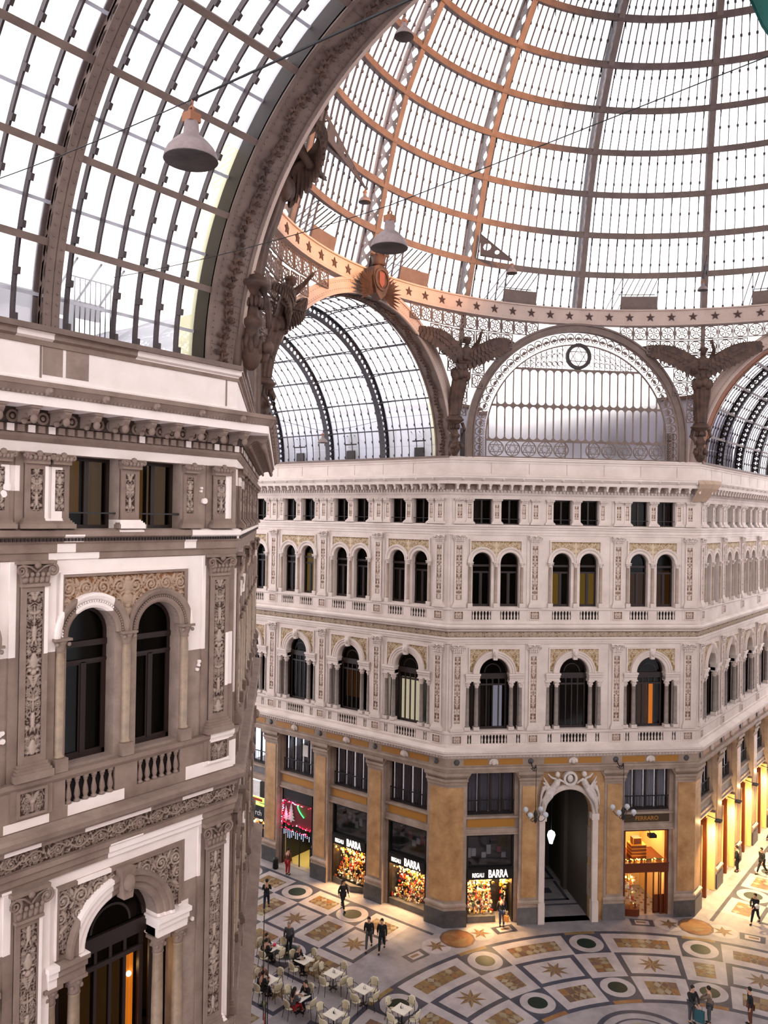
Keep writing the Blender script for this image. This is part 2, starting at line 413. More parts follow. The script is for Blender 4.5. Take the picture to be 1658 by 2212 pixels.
def win_big():
    z = 11.16; mb = MB(); H = 13.95-z; r = .88
    mb.box(-.82, -.72, .34, .44, 0, H+.2); mb.box(.72, .82, .34, .44, 0, H+.2)
    mb.box(-r, r, .3, .44, H+.1, H+.42); mb.box(-.78, .78, .32, .42, H-.28, H-.18); mb.box(-.8, .8, .34, .44, 0, .14)
    for x in (-.36, 0, .36): mb.box(x-.035, x+.035, .35, .42, .1, H+.1)
    mb.ring(0, 14.42-z, [(r, .34), (r, .44), (r-.1, .44), (r-.1, .34)], 0, pi, 18)
    mb.ring(0, 14.42-z, [(.5, .36), (.5, .42), (.45, .42), (.45, .36)], 0, pi, 14)
    for s in (-1, 1): mb.box(s*1.3-.2, s*1.3+.2, .5, .56, 0, H)
    g = MB(); g.prism([(-.8, .1), (.8, .1)]+arch_pts(0, 14.42-z, .85, 14), .385, .395)
    return mb.mesh('window_frame', ['frame_brown']), [('window_pane', g.mesh('window_pane', ['window_glass']))]
def win_low():
    mb = MB(); mb.frame(-1.38, 1.38, 0, 2.6, .09, .55, .65)
    for x in (-.69, 0, .69): mb.box(x-.055, x+.055, .54, .64, .05, 2.55)
    mb.box(-1.38, 1.38, .53, .66, 0, .16)
    g = MB(); g.box(-1.35, 1.35, .595, .605, .05, 2.55); gl = 'window_glass_clear'
    r = MB(); r.box(-1.42, 1.42, .4, .44, .82, .88); r.box(-1.42, 1.42, .4, .44, .08, .12)
    for k in range(15): x = -1.36+k*.194; r.box(x-.012, x+.012, .41, .43, .1, .84)
    return mb.mesh('window_frame', ['frame_brown']), [('window_pane', g.mesh('window_pane', [gl])), ('iron_railing', r.mesh('iron_railing', ['iron_black']))]
WINS = dict(mezz=(win_mezz, 22.97), arch=(win_arch, 18.24), big=(win_big, 11.16), low=(win_low, 6.17))
def place_window(kind, M, x, curtain=None, extras=()):
    fr, ch = cached(('win', kind), WINS[kind][0])
    z = WINS[kind][1]
    o = link('window', fr); window(o, M @ Matrix.Translation((x, 0, z)))
    for n, me in ch: link(n, me, o)
    if curtain:      # (material, x0, x1, z0, z1)
        for c in curtain:
            mb = MB(); x0, x1 = c[1], c[2]; n = max(6, int((x1-x0)/.05)); P = []
            for k in range(n+1): P.append((x0+(x1-x0)*k/n, .50+.25*(kind == 'low')+.025*sin(k*1.9)))
            mb.add([(a, b, c[3]) for a, b in P]+[(a, b, c[4]) for a, b in P]+[(a, b+.008, c[3]) for a, b in P]+[(a, b+.008, c[4]) for a, b in P],
                   [(k, k+1, k+n+2, k+n+1) for k in range(n)]+[(k+2*n+2, k+3*n+3, k+3*n+4, k+2*n+3) for k in range(n)])
            link('curtain', mb.mesh('curtain', [c[0]]), o)
    return o

def build_facade(nm, M, xa, xb, pils, bays, st, ma=T8, mb_=T8, painter=None, detail=True, ground='shops', low_c=None, skip_mezz_pil=False):
    """one front in its own frame: x along, y into the wall, z up; corners mitred by ma/mb_"""
    S = {}
    def B(mb, name, m, parent=None, loc=(0, 0, 0)):
        me = mb.mesh(name, [m] if isinstance(m, str) else m)
        if painter: paint_mesh(me, painter, loc)
        return link(name, me, parent, loc)
    # --- wall above the ground floor
    w = MB(); holes = []
    for c in bays:
        for s in (-1, 1):
            holes.append(rect(c+s*.82-.55, c+s*.82+.55, 22.97, 24.42))
            holes.append(arch_hole(c+s*.82, 18.24, Z3, .55))
        holes.append(serliana(c))
    w.holed([(xa, 8.8), (xb, 8.8), (xb, 25.7), (xa, 25.7)], holes, 0, .4)
    wall = B(w, nm, st['wall']); struct(wall); wall.matrix_world = M
    # --- rooms behind
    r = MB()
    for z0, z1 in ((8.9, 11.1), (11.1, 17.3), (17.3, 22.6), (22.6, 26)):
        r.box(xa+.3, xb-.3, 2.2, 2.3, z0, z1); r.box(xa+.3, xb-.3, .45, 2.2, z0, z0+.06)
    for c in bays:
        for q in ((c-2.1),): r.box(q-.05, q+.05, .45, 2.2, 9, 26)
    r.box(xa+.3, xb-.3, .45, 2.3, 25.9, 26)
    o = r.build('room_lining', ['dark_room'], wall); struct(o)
    # --- courses: (name, material, profile)
    tr = st['trim']
    E = lambda prof, name, m=tr, cuts=1: (lambda q: (q.extr(prof, xa, xb, ma, mb_, 0, cuts), struct(B(q, name, m, wall)))[1])(MB())
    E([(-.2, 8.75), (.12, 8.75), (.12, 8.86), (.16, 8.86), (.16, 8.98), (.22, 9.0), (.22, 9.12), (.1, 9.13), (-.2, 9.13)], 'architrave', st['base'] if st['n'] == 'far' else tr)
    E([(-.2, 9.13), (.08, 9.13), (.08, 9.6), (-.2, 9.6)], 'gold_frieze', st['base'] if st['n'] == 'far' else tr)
    E([(-.2, 9.75), (.2, 9.75), (.24, 9.84), (.46, 9.86), (.46, 9.96), (.52, 10.0), (.52, 10.1), (.15, 10.22), (-.2, 10.22)], 'ledge_cornice')
    E([(-.2, 9.6), (.1, 9.6), (.1, 9.75), (-.2, 9.75)], 'dentil_bed')
    E([(-.2, 10.2), (.14, 10.2), (.14, 10.36), (.1, 10.4), (-.2, 10.4)], 'plinth_course')
    E([(-.2, 16.12), (.06, 16.12), (.06, 16.24), (.1, 16.24), (.1, 16.36), (.15, 16.4), (.15, 16.5), (.02, 16.5), (-.2, 16.5)], 'architrave')
    E([(-.2, 16.5), (.015, 16.5), (.015, 16.82), (-.2, 16.82)], 'frieze_bed')
    E([(-.2, 16.82), (.08, 16.82), (.16, 16.86), (.16, 16.93), (.26, 16.98), (.33, 17.04), (.35, 17.14), (.3, 17.2), (.05, 17.26), (-.2, 17.26)], 'ledge_cornice')
    E([(-.2, 22.36), (.03, 22.36), (.03, 22.5), (.06, 22.5), (.06, 22.66), (.1, 22.7), (.1, 22.78), (.15, 22.82), (.15, 22.93), (.05, 22.97), (-.2, 22.97)], 'string_course')
    E([(-.2, 24.43), (.02, 24.43), (.02, 24.63), (-.2, 24.63)], 'architrave', 'white_paint' if st['n'] == 'near' else tr)
    E([(-.2, 24.63), (.04, 24.63), (.1, 24.72), (.1, 24.78), (-.2, 24.78)], 'bed_moulding')
    E([(-.2, 24.78), (.07, 24.78), (.07, 24.95), (-.2, 24.95)], 'dentil_bed')
    E([(-.2, 24.95), (.16, 24.95), (.16, 25.24), (-.2, 25.24)], 'soffit', 'taupe_shade' if st['n'] == 'near' else 'stone_low')
    E([(-.2, 25.24), (.77, 25.24), (.77, 25.42), (-.2, 25.42)], 'fascia', 'white_paint' if st['n'] == 'near' else tr)
    E([(-.2, 25.42), (.78, 25.42), (.83, 25.47), (.9, 25.56), (.93, 25.57), (.93, 25.66), (.1, 25.74), (-.2, 25.74)], 'cornice')
    pm = 'white_paint' if st['n'] == 'near' else tr
    E([(-.5, 25.74), (.06, 25.74), (.06, 25.84), (0, 25.88), (0, 26.5), (-.5, 26.5)], 'parapet', pm)
    E([(-.6, 26.5), (.03, 26.5), (.03, 26.6), (.1, 26.64), (.1, 26.72), (.13, 26.74), (.13, 26.82), (-.6, 26.82)], 'parapet_cap')
    # egg-and-dart / dentils, one pattern mesh each
    L = xb-xa
    def dent(z0, z1, d0, d1, sp, wd, name, m):
        q = MB(); n = int(L/sp)
        for k in range(n): x = xa+(k+.5)*L/n; q.box(x-wd/2, x+wd/2, -d1, -d0, z0, z1)
        struct(B(q, name, m, wall))
    dent(24.8, 24.93, .07, .14, .205, .13, 'dentil_course', 'taupe_light' if st['n'] == 'near' else tr)
    dent(9.63, 9.74, .1, .15, .2, .11, 'dentil_course', tr)
    if st['n'] == 'near':
        q = MB(); rn = random.Random(3)
        for k in range(int(L/.205)):
            if rn.random() < (.5 if k % 2 else .25):
                n = int(L/.205); x = xa+(k+.5)*L/n; q.box(x-.068, x+.068, -.145, -.13, 24.795, 24.935)
        struct(q.build('painted_dentils', ['white_paint'], wall))
        q = MB()
        for k in range(int(L/.09)): q.ball((xa+(k+.5)*.09, -.8, 25.455), .04, n=6, k=4, sy=.8)
        struct(q.build('leaf_moulding', [tr], wall))
        q = MB()
        for k in range(int(L/.075)): q.box(xa+.075*k, xa+.075*k+.045, -.135, -.1, 22.72, 22.78)
        struct(q.build('bead_moulding', ['frame_brown'], wall))
        q = MB()
        for k in range(int(L/.3)):
            x = xa+(k+.5)*.3; q.ring(x, 25.07, [(.12, -.19), (.12, -.16), (.075, -.16), (.075, -.19)], 0, 2*pi, 12); q.ball((x, -.17, 25.07), .05, n=6, k=4)
        struct(q.build('rosette_moulding', [tr], wall))
    # brackets and lion heads
    def brk():
        q = MB()
        q.extr([(.14, 25.24), (.72, 25.24), (.72, 25.14), (.66, 25.06), (.58, 25.05), (.5, 25.12), (.38, 25.1), (.26, 24.98), (.14, 24.96)], -.065, .065)
        q.box(-.1, .1, -.74, -.14, 25.19, 25.24)
        q.ball((0, -.64, 25.0), .07, n=8, k=6, sz=1.3); q.ball((0, -.3, 24.98), .06, n=6, k=5, sx=1.1)
        return q.mesh('bracket', [tr])
    bk = cached(('brk', st['n']), brk)
    n = int(L/.62)
    for k in range(n): link('bracket', bk, wall, (xa+(k+.5)*L/n, 0, 0))
    def lion():
        q = MB(); q.ball((0, 0, 0), .085, n=9, k=6, sy=.8, sz=1.15); q.ball((0, -.07, -.02), .04, n=6, k=4); q.ball((-.06, -.01, .07), .03, n=6, k=4); q.ball((.06, -.01, .07), .03, n=6, k=4); return q.mesh('lion_head', [tr])
    lh = cached(('lion', st['n']), lion); n = int(L/1.12)
    for k in range(n): link('lion_head', lh, wall, (xa+(k+.5)*L/n, -.86, 25.52))
    # carved frieze between first and second piano
    n = max(1, round(L/2.2)); tl = L/n
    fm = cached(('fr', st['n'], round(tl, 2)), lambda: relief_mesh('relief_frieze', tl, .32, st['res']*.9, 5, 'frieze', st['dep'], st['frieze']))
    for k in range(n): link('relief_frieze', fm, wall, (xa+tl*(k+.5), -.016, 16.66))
    # --- bays
    for bi, c in enumerate(bays):
        # third floor archivolts
        for s in (-1, 1):
            q = MB(); half_ring(q, 0, 0, [(.55, .05), (.55, -.05), (.6, -.08), (.66, -.08), (.69, -.05), (.74, -.1), (.8, -.13), (.85, -.13), (.87, 0), (.87, .05)])
            if st['n'] == 'near':
                for k in range(38): a = pi*(k+.5)/38; q.ball((.685*cos(a), -.085, .685*sin(a)), .022, n=5, k=4)
            B(q, 'archivolt', tr, wall, (c+s*.82, 0, Z3))
        q = MB(); q.lathe(0, 0, [(.11, 0), (.12, .03), (.09, .06), (.095, 1.9), (.08, 2.05), (.105, 2.08)], 12, 0)
        me = q.mesh('colonnette', [st['col3']])
        cm = MB(); cm.box(-.14, .14, -.14, .14, 0, .26); cm.lathe(0, 0, [(.1, 2.33), (.09, 2.38), (.13, 2.5), (.16, 2.57)], 10)
        for a in range(4): cm.ball((.13*(1 if a % 2 else -1), -.12*(1 if a < 2 else -1), 2.5), .045, n=6, k=4)
        cm.box(-.18, .18, -.16, .16, 2.57, 2.62)
        cme = cm.mesh('colonnette_base_and_capital', [tr])
        for x in (c-1.52, c, c+1.52):
            o = link('colonnette', me, wall, (x, -.02, 18.45)); link('capital', cme, o, (0, 0, -.26))
        # tympanum relief
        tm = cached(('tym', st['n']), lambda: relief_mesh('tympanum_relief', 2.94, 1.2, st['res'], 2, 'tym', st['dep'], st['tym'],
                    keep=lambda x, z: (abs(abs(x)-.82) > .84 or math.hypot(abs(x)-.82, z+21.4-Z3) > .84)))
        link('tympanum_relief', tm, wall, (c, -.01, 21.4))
        q = MB()
        for a, b_, c_, d_ in ((-1.56, -1.47, 20.85, 22.0), (1.47, 1.56, 20.85, 22.0), (-1.56, 1.56, 22.0, 22.1)): q.box(a, b_, -.07, 0, c_, d_)
        B(q, 'panel_frame', tr, wall, (c, 0, 0))
        # second floor: archivolt, keystone, entablature blocks, columns, spandrels
        q = MB(); half_ring(q, 0, 0, [(.88, .05), (.88, -.06), (.93, -.1), (1.04, -.1), (1.06, -.14), (1.17, -.14), (1.2, -.18), (1.27, -.18), (1.3, 0), (1.3, .05)], 26)
        B(q, 'archivolt', tr, wall, (c, 0, 14.42))
        q = MB(); q.prism([(-.11, -.12), (.11, -.12), (.17, .5), (-.17, .5)], -.26, 0); q.ball((0, -.26, .22), .13, n=8, k=6, sz=1.4); q.ball((0, -.3, .1), .06, n=6, k=5)
        B(q, 'keystone', tr, wall, (c, 0, 15.33))
        for s in (-1, 1):
            q = MB(); x0, x1 = sorted((s*.88, s*1.68))
            q.box(x0, x1, -.1, .35, 0, .2); q.box(x0-.02, x1+.02, -.15, .35, .2, .34); q.box(x0-.05, x1+.05, -.2, .35, .34, .44)
            B(q, 'entablature_block', tr, wall, (c, 0, 13.97))
            for x in (s*1.02, s*1.56):
                q = MB(); q.lathe(0, 0, [(.15, .2), (.16, .24), (.13, .28), (.13, 1.2), (.115, 2.4), (.13, 2.43)], 14)
                o = link('column', q.mesh('column', [st['col']]), wall, (c+x, .08, 11.16))
                q = MB(); q.box(-.17, .17, -.17, .17, 0, .2); q.lathe(0, 0, [(.12, 2.42), (.12, 2.5), (.16, 2.66), (.18, 2.76)], 10); q.box(-.19, .19, -.19, .19, 2.74, 2.81)
                for a in range(8): q.ball((.14*cos(a*pi/4), .14*sin(a*pi/4), 2.58 if a % 2 else 2.68), .05, n=6, k=4)
                link('capital', q.mesh('capital', [tr]), o)
        sm = cached(('spa', st['n']), lambda: relief_mesh('spandrel_relief', 2.9, 1.3, st['res'], 3, 'tym', st['dep'], st['tym'] if st['n'] == 'far' else st['tall'],
                    keep=lambda x, z: math.hypot(x, z+15.16-14.42) > 1.26 and abs(x) > .2))
        link('spandrel_relief', sm, wall, (c, -.01, 15.16))
        q = MB()
        for s in (-1, 1): q.box(*sorted((s*1.45, s*1.53)), -.06, 0, 14.46, 15.8)
        q.box(-1.53, 1.53, -.06, 0, 15.8, 15.88)
        B(q, 'panel_frame', tr, wall, (c, 0, 0))
        # small pilasters of the attic floor
        if not skip_mezz_pil:
            mk_pilaster(wall, c, 22.97, 24.42, st, .44, .24, .07, 1, .16, painter, .2)
            for s in (-1, 1): mk_pilaster(wall, c+s*1.6, 22.97, 24.42, st, .36, .2, .05, 2, .16, painter, .2)
    # --- tall pilasters
    for i, x in enumerate(pils):
        q = MB(); q.box(x-.47, x+.47, -.04, 0, 11.0, 16.12); q.box(x-.47, x+.47, -.04, 0, 17.26, 22.36); q.box(x-.4, x+.4, -.03, 0, 22.97, 24.43)
        B(q, 'pilaster_backing', tr, wall)
        mk_pilaster(wall, x, 18.2, 22.36, st, seed=0, cap=.46, painter=painter)
        mk_pilaster(wall, x, 11.14, 16.12, st, seed=1, cap=.58, painter=painter, pw=.34)
        mk_pilaster(wall, x, 22.97, 24.43, st, .46, .26, .1, 1, .18, painter, .2)
        for z, h in ((17.5, .52), (10.42, .5)):
            q = MB(); q.box(-.42, .42, -.12, 0, -.04, h+.02); q.frame(-.3, .3, 0, h, .05, -.16, -.1)
            o = B(q, 'pedestal', tr, wall, (x, 0, z))
            link('relief_panel', cached(('sq', st['n']), lambda: relief_mesh('relief_panel', .5, .42, st['res'], 7, 'square', st['dep']*.8, st['tall'])), o, (0, -.122, h/2))
    # --- balustrades
    for z0, zb, zt, zr, ops, fl in ((17.26, 17.5, 18.0, 18.2, [(-1.4, -.27, 6), (.27, 1.4, 6)], 3), (10.3, 10.42, 10.92, 11.14, [(-.78, .78, 8), (-1.55, -1.32, 1), (1.32, 1.55, 1)], 2)):
        q = MB(); hs = []
        if detail:
            for c in bays: hs += [rect(c+a, c+b_, zb, zt) for a, b_, _ in ops]
        q.holed(rect(xa-ma*.1, xb+mb_*.1, z0, zt+.04), hs, -.1, .094)
        q.extr([(-.3, zt+.03), (.12, zt+.03), (.16, zt+.09), (.16, zr-.02), (-.35, zr)], xa, xb, ma, mb_)
        dk = MB(); dk.box(xa+.2, xb-.2, -.006, -.001, z0+.05, zt)  # dark sheet put in for the shade behind the balusters
        struct(dk.build('balcony_shade_sheet', ['dark_room'], wall)); dk.v = []
        bal = struct(B(q, 'balustrade', tr, wall))
        if detail:
            bmx = baluster_mesh(zt-zb, st)
            for c in bays:
                for a, b_, n in ops:
                    for k in range(n): link('baluster', bmx, bal, (c+a+(b_-a)*(k+.5)/n, -.055, zb))
    return wall

def ground_floor(wall, M, xa, xb, pil_x, bays, shops, base_m='black_base', pw=1.2):
    """pillars with marble inlay, low windows, gold bands and lintels"""
    for i, x in enumerate(pil_x):
        x0, x1 = x-pw/2, x+pw/2
        c0 = x-pw/2 < xa+.08; c1 = x+pw/2 > xb-.08; x0 = xa if c0 else x0; x1 = xb if c1 else x1
        m0 = T8 if c0 else 1; m1 = T8 if c1 else 1
        q = MB()
        q.extr([(-.7, 0), (-.02, 0), (-.02, 8.8), (-.7, 8.8)], x0, x1)
        for prof in ([(-.7, .94), (.06, .94), (.06, 1.1), (.12, 1.16), (.12, 1.26), (.04, 1.34), (-.7, 1.42)], [(-.7, 8.05), (.04, 8.05), (.06, 8.2), (.12, 8.28), (.12, 8.4), (.02, 8.42), (-.7, 8.42)], [(-.7, 8.42), (.1, 8.5), (.2, 8.62), (.2, 8.78), (-.7, 8.78)]):
            q.extr(prof, x0, x1, m0*.7 if not c0 else m0, m1*.7 if not c1 else m1)
        for s in (-1, 1):
            xx = x1 if s > 0 else x0
            if (s > 0 and c1) or (s < 0 and c0): continue
            q.prism([(xx, 8.3), (xx+s*.1, 8.42), (xx+s*.3, 8.76), (xx, 8.76)], -.05, .6)
        pl = struct(q.build('pillar', ['stone_low'], wall))
        a, b_ = (x0+.16 if not c0 else x0, x1-.16 if not c1 else x1)
        g2 = MB(); g2.extr([(-.03, 1.5), (.022, 1.5), (.022, 7.9), (-.03, 7.9)], a, b_, T8 if c0 else 0, T8 if c1 else 0)
        g2.build('marble_inlay', ['gold_marble'], pl)
        f = MB(); f.extr([(-.72, 0), (.1, 0), (.1, .94), (-.72, .94)], x0, x1, m0 if c0 else .9, m1 if c1 else .9)
        f.build('plinth', [base_m if not isinstance(base_m, list) else base_m[i]], pl)
    # frieze inlays with round bosses
    g = MB(); n = 0
    for c in bays:
        for s in (-1, 1): g.box(*sorted((c+s*.32, c+s*1.72)), -.095, -.05, 9.2, 9.54)
    struct(g.build('frieze_inlay', ['gold_frieze'], wall))
    def boss():
        q = MB(); q.ball((0, 0, 0), .17, n=12, k=6, sy=.35); return q.mesh('boss', ['black_base'])
    def shell():
        q = MB()
        for k in range(9): a = pi*k/8; q.ball((.2*cos(a), 0, .17*sin(a)-.05), .1, n=7, k=5, sy=.5)
        q.ball((0, -.02, -.02), .16, n=9, k=6, sy=.6); return q.mesh('shell_ornament', ['stone'])
    for x in pil_x: link('boss', cached('boss', boss), wall, (x, -.1, 9.37))
    for c in bays: link('shell_ornament', cached('shell', shell), wall, (c, -.12, 9.36))
    for bi, c in enumerate(bays):
        k = shops[bi]
        if k == 'portal': continue
        lo = max([x for x in pil_x if x < c])+pw/2; hi = min([x for x in pil_x if x > c])-pw/2
        q = MB()
        q.holed(rect(lo, hi, 0, 8.8), [rect(c-1.4, c+1.4, 6.15, 8.78), rect(c-1.4, c+1.4, .02, 5.1)], .3, .4)
        q.box(lo, hi, .2, .32, 6.02, 6.15); q.box(lo, hi, .16, .32, 5.1, 5.2); q.box(lo, hi, .22, .32, 5.2, 5.44)
        struct(q.build('shop_surround', ['stone_low'], wall))
        g = MB(); g.box(c-1.4, c+1.4, .27, .31, 5.52, 5.98)
        struct(g.build('gold_band', ['shop_black' if k == 'bistro' else ('grey_base' if k == 'lit' else ('band_dark' if k == 'warm' else 'gold_frieze'))], wall))
# ------------------------------------------------------------------ iron and glass roofs
ZS = 26.8
def P3(a, r, y): return (r*cos(a), y, r*sin(a))
def lattice_strip(mb, path_fn, t0, t1, n, h0, h1, kind, th=.012, m=0):
    """perforated web: path_fn(t, h, side) -> point; cells with an octagonal (quatrefoil like) hole"""
    for i in range(n):
        a, b = t0+(t1-t0)*i/n, t0+(t1-t0)*(i+1)/n; hm, tm = (h0+h1)/2, (a+b)/2
        N = 16; inner = []; outer = []
        for k in range(N):
            g = 2*pi*(k+.5)/N
            rr = (.22+.10*abs(cos(2*g)) if kind == 'quatre' else .36)
            inner.append((tm+(b-a)*rr*cos(g)*1.05, hm+(h1-h0)*rr*sin(g)*1.05))
            s = .5/max(abs(cos(g)), abs(sin(g))); outer.append((tm+(b-a)*s*cos(g), hm+(h1-h0)*s*sin(g)))
        vs = [path_fn(t, h, 0) for t, h in outer]+[path_fn(t, h, 0) for t, h in inner]+[path_fn(t, h, 1) for t, h in outer]+[path_fn(t, h, 1) for t, h in inner]
        fs = []
        for k in range(N):
            j = (k+1) % N
            fs += [(k, j, N+j, N+k), (2*N+j, 2*N+k, 3*N+k, 3*N+j), (N+k, N+j, 3*N+j, 3*N+k)]
        mb.add(vs, fs, m)
def leaf_cluster(mb, c, ax, ay, az, s, rnd):
    """a few pointed leaves springing from c; ax along the garland, ay across, az out of the plate"""
    for k in range(5):
        a = (k-2)*.62+rnd.uniform(-.15, .15); L = s*rnd.uniform(.8, 1.1)
        d = ax*cos(a)+ay*sin(a); w = (ax*-sin(a)+ay*cos(a))*L*.24
        p = [c, c+d*L*.45+w+az*.05, c+d*L+az*.03, c+d*L*.45-w+az*.05, c+d*L*.45+az*.085]
        mb.add(p, [(0, 1, 4), (1, 2, 4), (2, 3, 4), (3, 0, 4), (0, 3, 1), (3, 2, 1)])
def build_vault(nm, M, nb, rib_m, pur_m, truss, garland, first=4.85, pitch=4.48, glass='roof_frosted', bars=8, nseg=14, openings=(), ends=0, arch_m='steel', face_m='plate_beige'):
    root = empty(nm); struct(root); root.matrix_world = M     # local origin: arch centre at springing height; +y away from the dome
    L = first+pitch*nb
    dA = pi/nseg
    # entrance arch: face ring, intrados plate, flanges
    q = MB(); q.ring(0, 0, [(7.5, -.06), (7.5, .06), (8.2, .06), (8.2, -.06)], -.0, pi, 72)
    q.ring(0, 0, [(7.46, -.12), (7.46, .02), (7.6, .02), (7.6, -.12)], 0, pi, 72); q.ring(0, 0, [(8.08, -.13), (8.08, 0), (8.22, 0), (8.22, -.13)], 0, pi, 72)
    f = struct(q.build('arch_face', [face_m], root))
    q = MB(); q.ring(0, 0, [(7.5, 0), (7.5, 1.02), (7.54, 1.02), (7.54, 0)], 0, pi, 72)
    for y in (.03, .97): q.ring(0, 0, [(7.46, y-.05), (7.46, y+.05), (7.52, y+.05), (7.52, y-.05)], 0, pi, 72)
    struct(q.build('arch_soffit', [arch_m], root))
    q = MB(); q.ring(0, 0, [(7.5, .98), (7.5, 1.02), (8.1, 1.02), (8.1, .98)], 0, pi, 72)
    struct(q.build('arch_web', ['steel_dark'], root))
    slim = truss or not garland
    q = MB(); n = 150
    for k in range(n):
        a = pi*(k+.5)/n
        for y in (.12, .2, .82, .9):
            c = P3(a, 7.495, y); q.box(c[0]-.014, c[0]+.014, y-.014, y+.014, c[2]-.014, c[2]+.014)
        c = P3(a, 7.68, -.065); q.box(c[0]-.014, c[0]+.014, -.075, -.06, c[2]-.014, c[2]+.014)
        c = P3(a, 8.0, -.065); q.box(c[0]-.014, c[0]+.014, -.075, -.06, c[2]-.014, c[2]+.014)
    for k in range(24): q.ring(0, 0, [(7.485, 0), (7.485, 1), (7.5, 1), (7.5, 0)], pi*(k+.5)/24, pi*(k+.5)/24+.003, 1)
    struct(q.build('rivets', [arch_m], root))
    if garland:
        q = MB(); rnd = random.Random(9); n = 120
        for k in range(n):
            a = pi*(k+.4)/n; c = Vector(P3(a, 7.47, .5+.07*sin(k*.9))); s = 1 if a < pi/2 else -1
            leaf_cluster(q, c, Vector((-sin(a), 0, cos(a)))*s, Vector((0, 1, 0)), Vector((-cos(a), 0, -sin(a))), .25 if k % 2 else .19, rnd)
        q.tube([P3(pi*k/140, 7.46, .5+.05*sin(k*.9)) for k in range(141)], .03, 5)
        struct(q.build('leaf_garland', ['bronze'], root))
    # main ribs
    q = MB()
    q.ring(0, 0, [(7.45, -.17), (7.45, .17), (7.48, .17), (7.48, -.17)], 0, pi, 60)
    q.ring(0, 0, [(7.98, -.12), (7.98, .12), (8.02, .12), (8.02, -.12)], 0, pi, 60)
    q.ring(0, 0, [(7.45, -.012), (7.45, .012), (7.56, .012), (7.56, -.012)], 0, pi, 60); q.ring(0, 0, [(7.86, -.012), (7.86, .012), (8.0, .012), (8.0, -.012)], 0, pi, 60)
    lattice_strip(q, lambda t, h, s: P3(t, h, -.012+.024*s), 0, pi, 72 if slim else 50, 7.5, 7.92, 'quatre' if slim else 'oval')
    for k in range(110):
        for y in (-.1, .1):
            c = P3(pi*(k+.5)/110, 7.445, y); q.box(c[0]-.016, c[0]+.016, y-.016, y+.016, c[2]-.016, c[2]+.016)
    rib = q.mesh('rib', [rib_m])
    for k in range(nb+1): struct(link('rib', rib, root, (0, first+pitch*k, 0)))
    # purlins
    q = MB()
    for k in range(1, nseg):
        a = k*dA
        if truss:
            for b0 in range(nb+1):
                y0, y1 = (0 if b0 == 0 else first+pitch*(b0-1)), first+pitch*b0; N = 12; lo = []; hi = []
                for i in range(N+1):
                    u = i/N; y = y0+(y1-y0)*u; lo.append(P3(a, 7.82-.32*(2*u-1)**4-.02, y)); hi.append(P3(a, 7.9, y))
                q.tube(lo, .035, 4, smooth=False); q.tube(hi, .035, 4, smooth=False)
                for i in range(N): q.tube([lo[i], hi[i+1]], .014, 4, smooth=False); q.tube([hi[i], lo[i+1]], .014, 4, smooth=False)
        else:
            e = Vector((-sin(a), 0, cos(a)))*.07
            for r0, r1, w in ((7.5, 7.54, 1.0), (7.54, 7.8, .3)):
                vs = []
                for y in (0, L):
                    for r, s in ((r0, -w), (r0, w), (r1, w), (r1, -w)): vs.append(Vector(P3(a, r, y))+e*s)
                q.add(vs, [(0, 1, 2, 3), (7, 6, 5, 4), (0, 4, 5, 1), (1, 5, 6, 2), (2, 6, 7, 3), (3, 7, 4, 0)])
    struct(q.build('purlins', [pur_m], root))
    # glazing bars
    q = MB(); pr = [(7.8, -.022), (7.8, .022), (7.86, .016), (7.95, .016), (7.95, -.016), (7.86, -.016)]
    if slim: pr = [(7.9, -.016), (7.9, .016), (7.95, .016), (7.95, -.016)]
    q.ring(0, 0, pr, 0, pi, 56); 
    for k in range(nseg*2):
        a = k*dA/2+.02; e = .03 if slim else .036; q.ring(0, 0, [(7.84 if slim else 7.72, -e), (7.84 if slim else 7.72, e), (7.9, e), (7.9, -e)], a, a+.018, 1)
    bar = q.mesh('glazing_bar', ['bar_steel'])
    ys = []
    for b0 in range(nb+1):
        y0, y1 = (1.02 if b0 == 0 else first+pitch*(b0-1)), first+pitch*b0
        n = bars if b0 else max(2, round((y1-y0)/pitch*bars))
        ys += [(y0+(y1-y0)*k/n, b0, k, n) for k in range(1, n)]
    for y, b0, k, n in ys:
        if openings and k == n-2 and b0 == 0:
            w = MB(); w.ring(0, 0, pr, dA, pi, 52); struct(w.build('glazing_bar', ['bar_steel'], root, (0, y, 0))); continue
        struct(link('glazing_bar', bar, root, (0, y, 0)))
    # glass
    q = MB(); N = 56
    g0 = [P3(pi*k/N, 7.97, 1.0) for k in range(N+1)]; g1 = [P3(pi*k/N, 7.97, L) for k in range(N+1)]
    fs = [(k, k+1, N+2+k, N+1+k) for k in range(N)]
    if openings:
        yo0, yo1 = first-3*(first-1.02)/7.0+.0, first-1*(first-1.02)/7.0
        hole = int(N/nseg)
        fs = [f for f in fs if f[0] < N-hole]
        for ya, yb in ((1.0, yo0), (yo1, L)):
            q.add([P3(pi*k/N, 7.97, ya) for k in range(N-hole, N+1)]+[P3(pi*k/N, 7.97, yb) for k in range(N-hole, N+1)], [(k, k+1, hole+2+k, hole+1+k) for k in range(hole)])
    q.add(g0+g1, fs)
    q.build('glass_panes', [glass], root)['kind'] = 'structure'
    q = MB(); q.ring(0, 0, [(7.955, 1.03), (7.955, 1.5), (7.965, 1.5), (7.965, 1.03)], pi*.80, pi*.995, 16); q.ring(0, 0, [(7.955, 1.03), (7.955, 1.5), (7.965, 1.5), (7.965, 1.03)], pi*.005, pi*.2, 16)
    struct(q.build('old_glass_panes', ['roof_glass_old'], root))
    q = MB()      # overlap clips between the panes
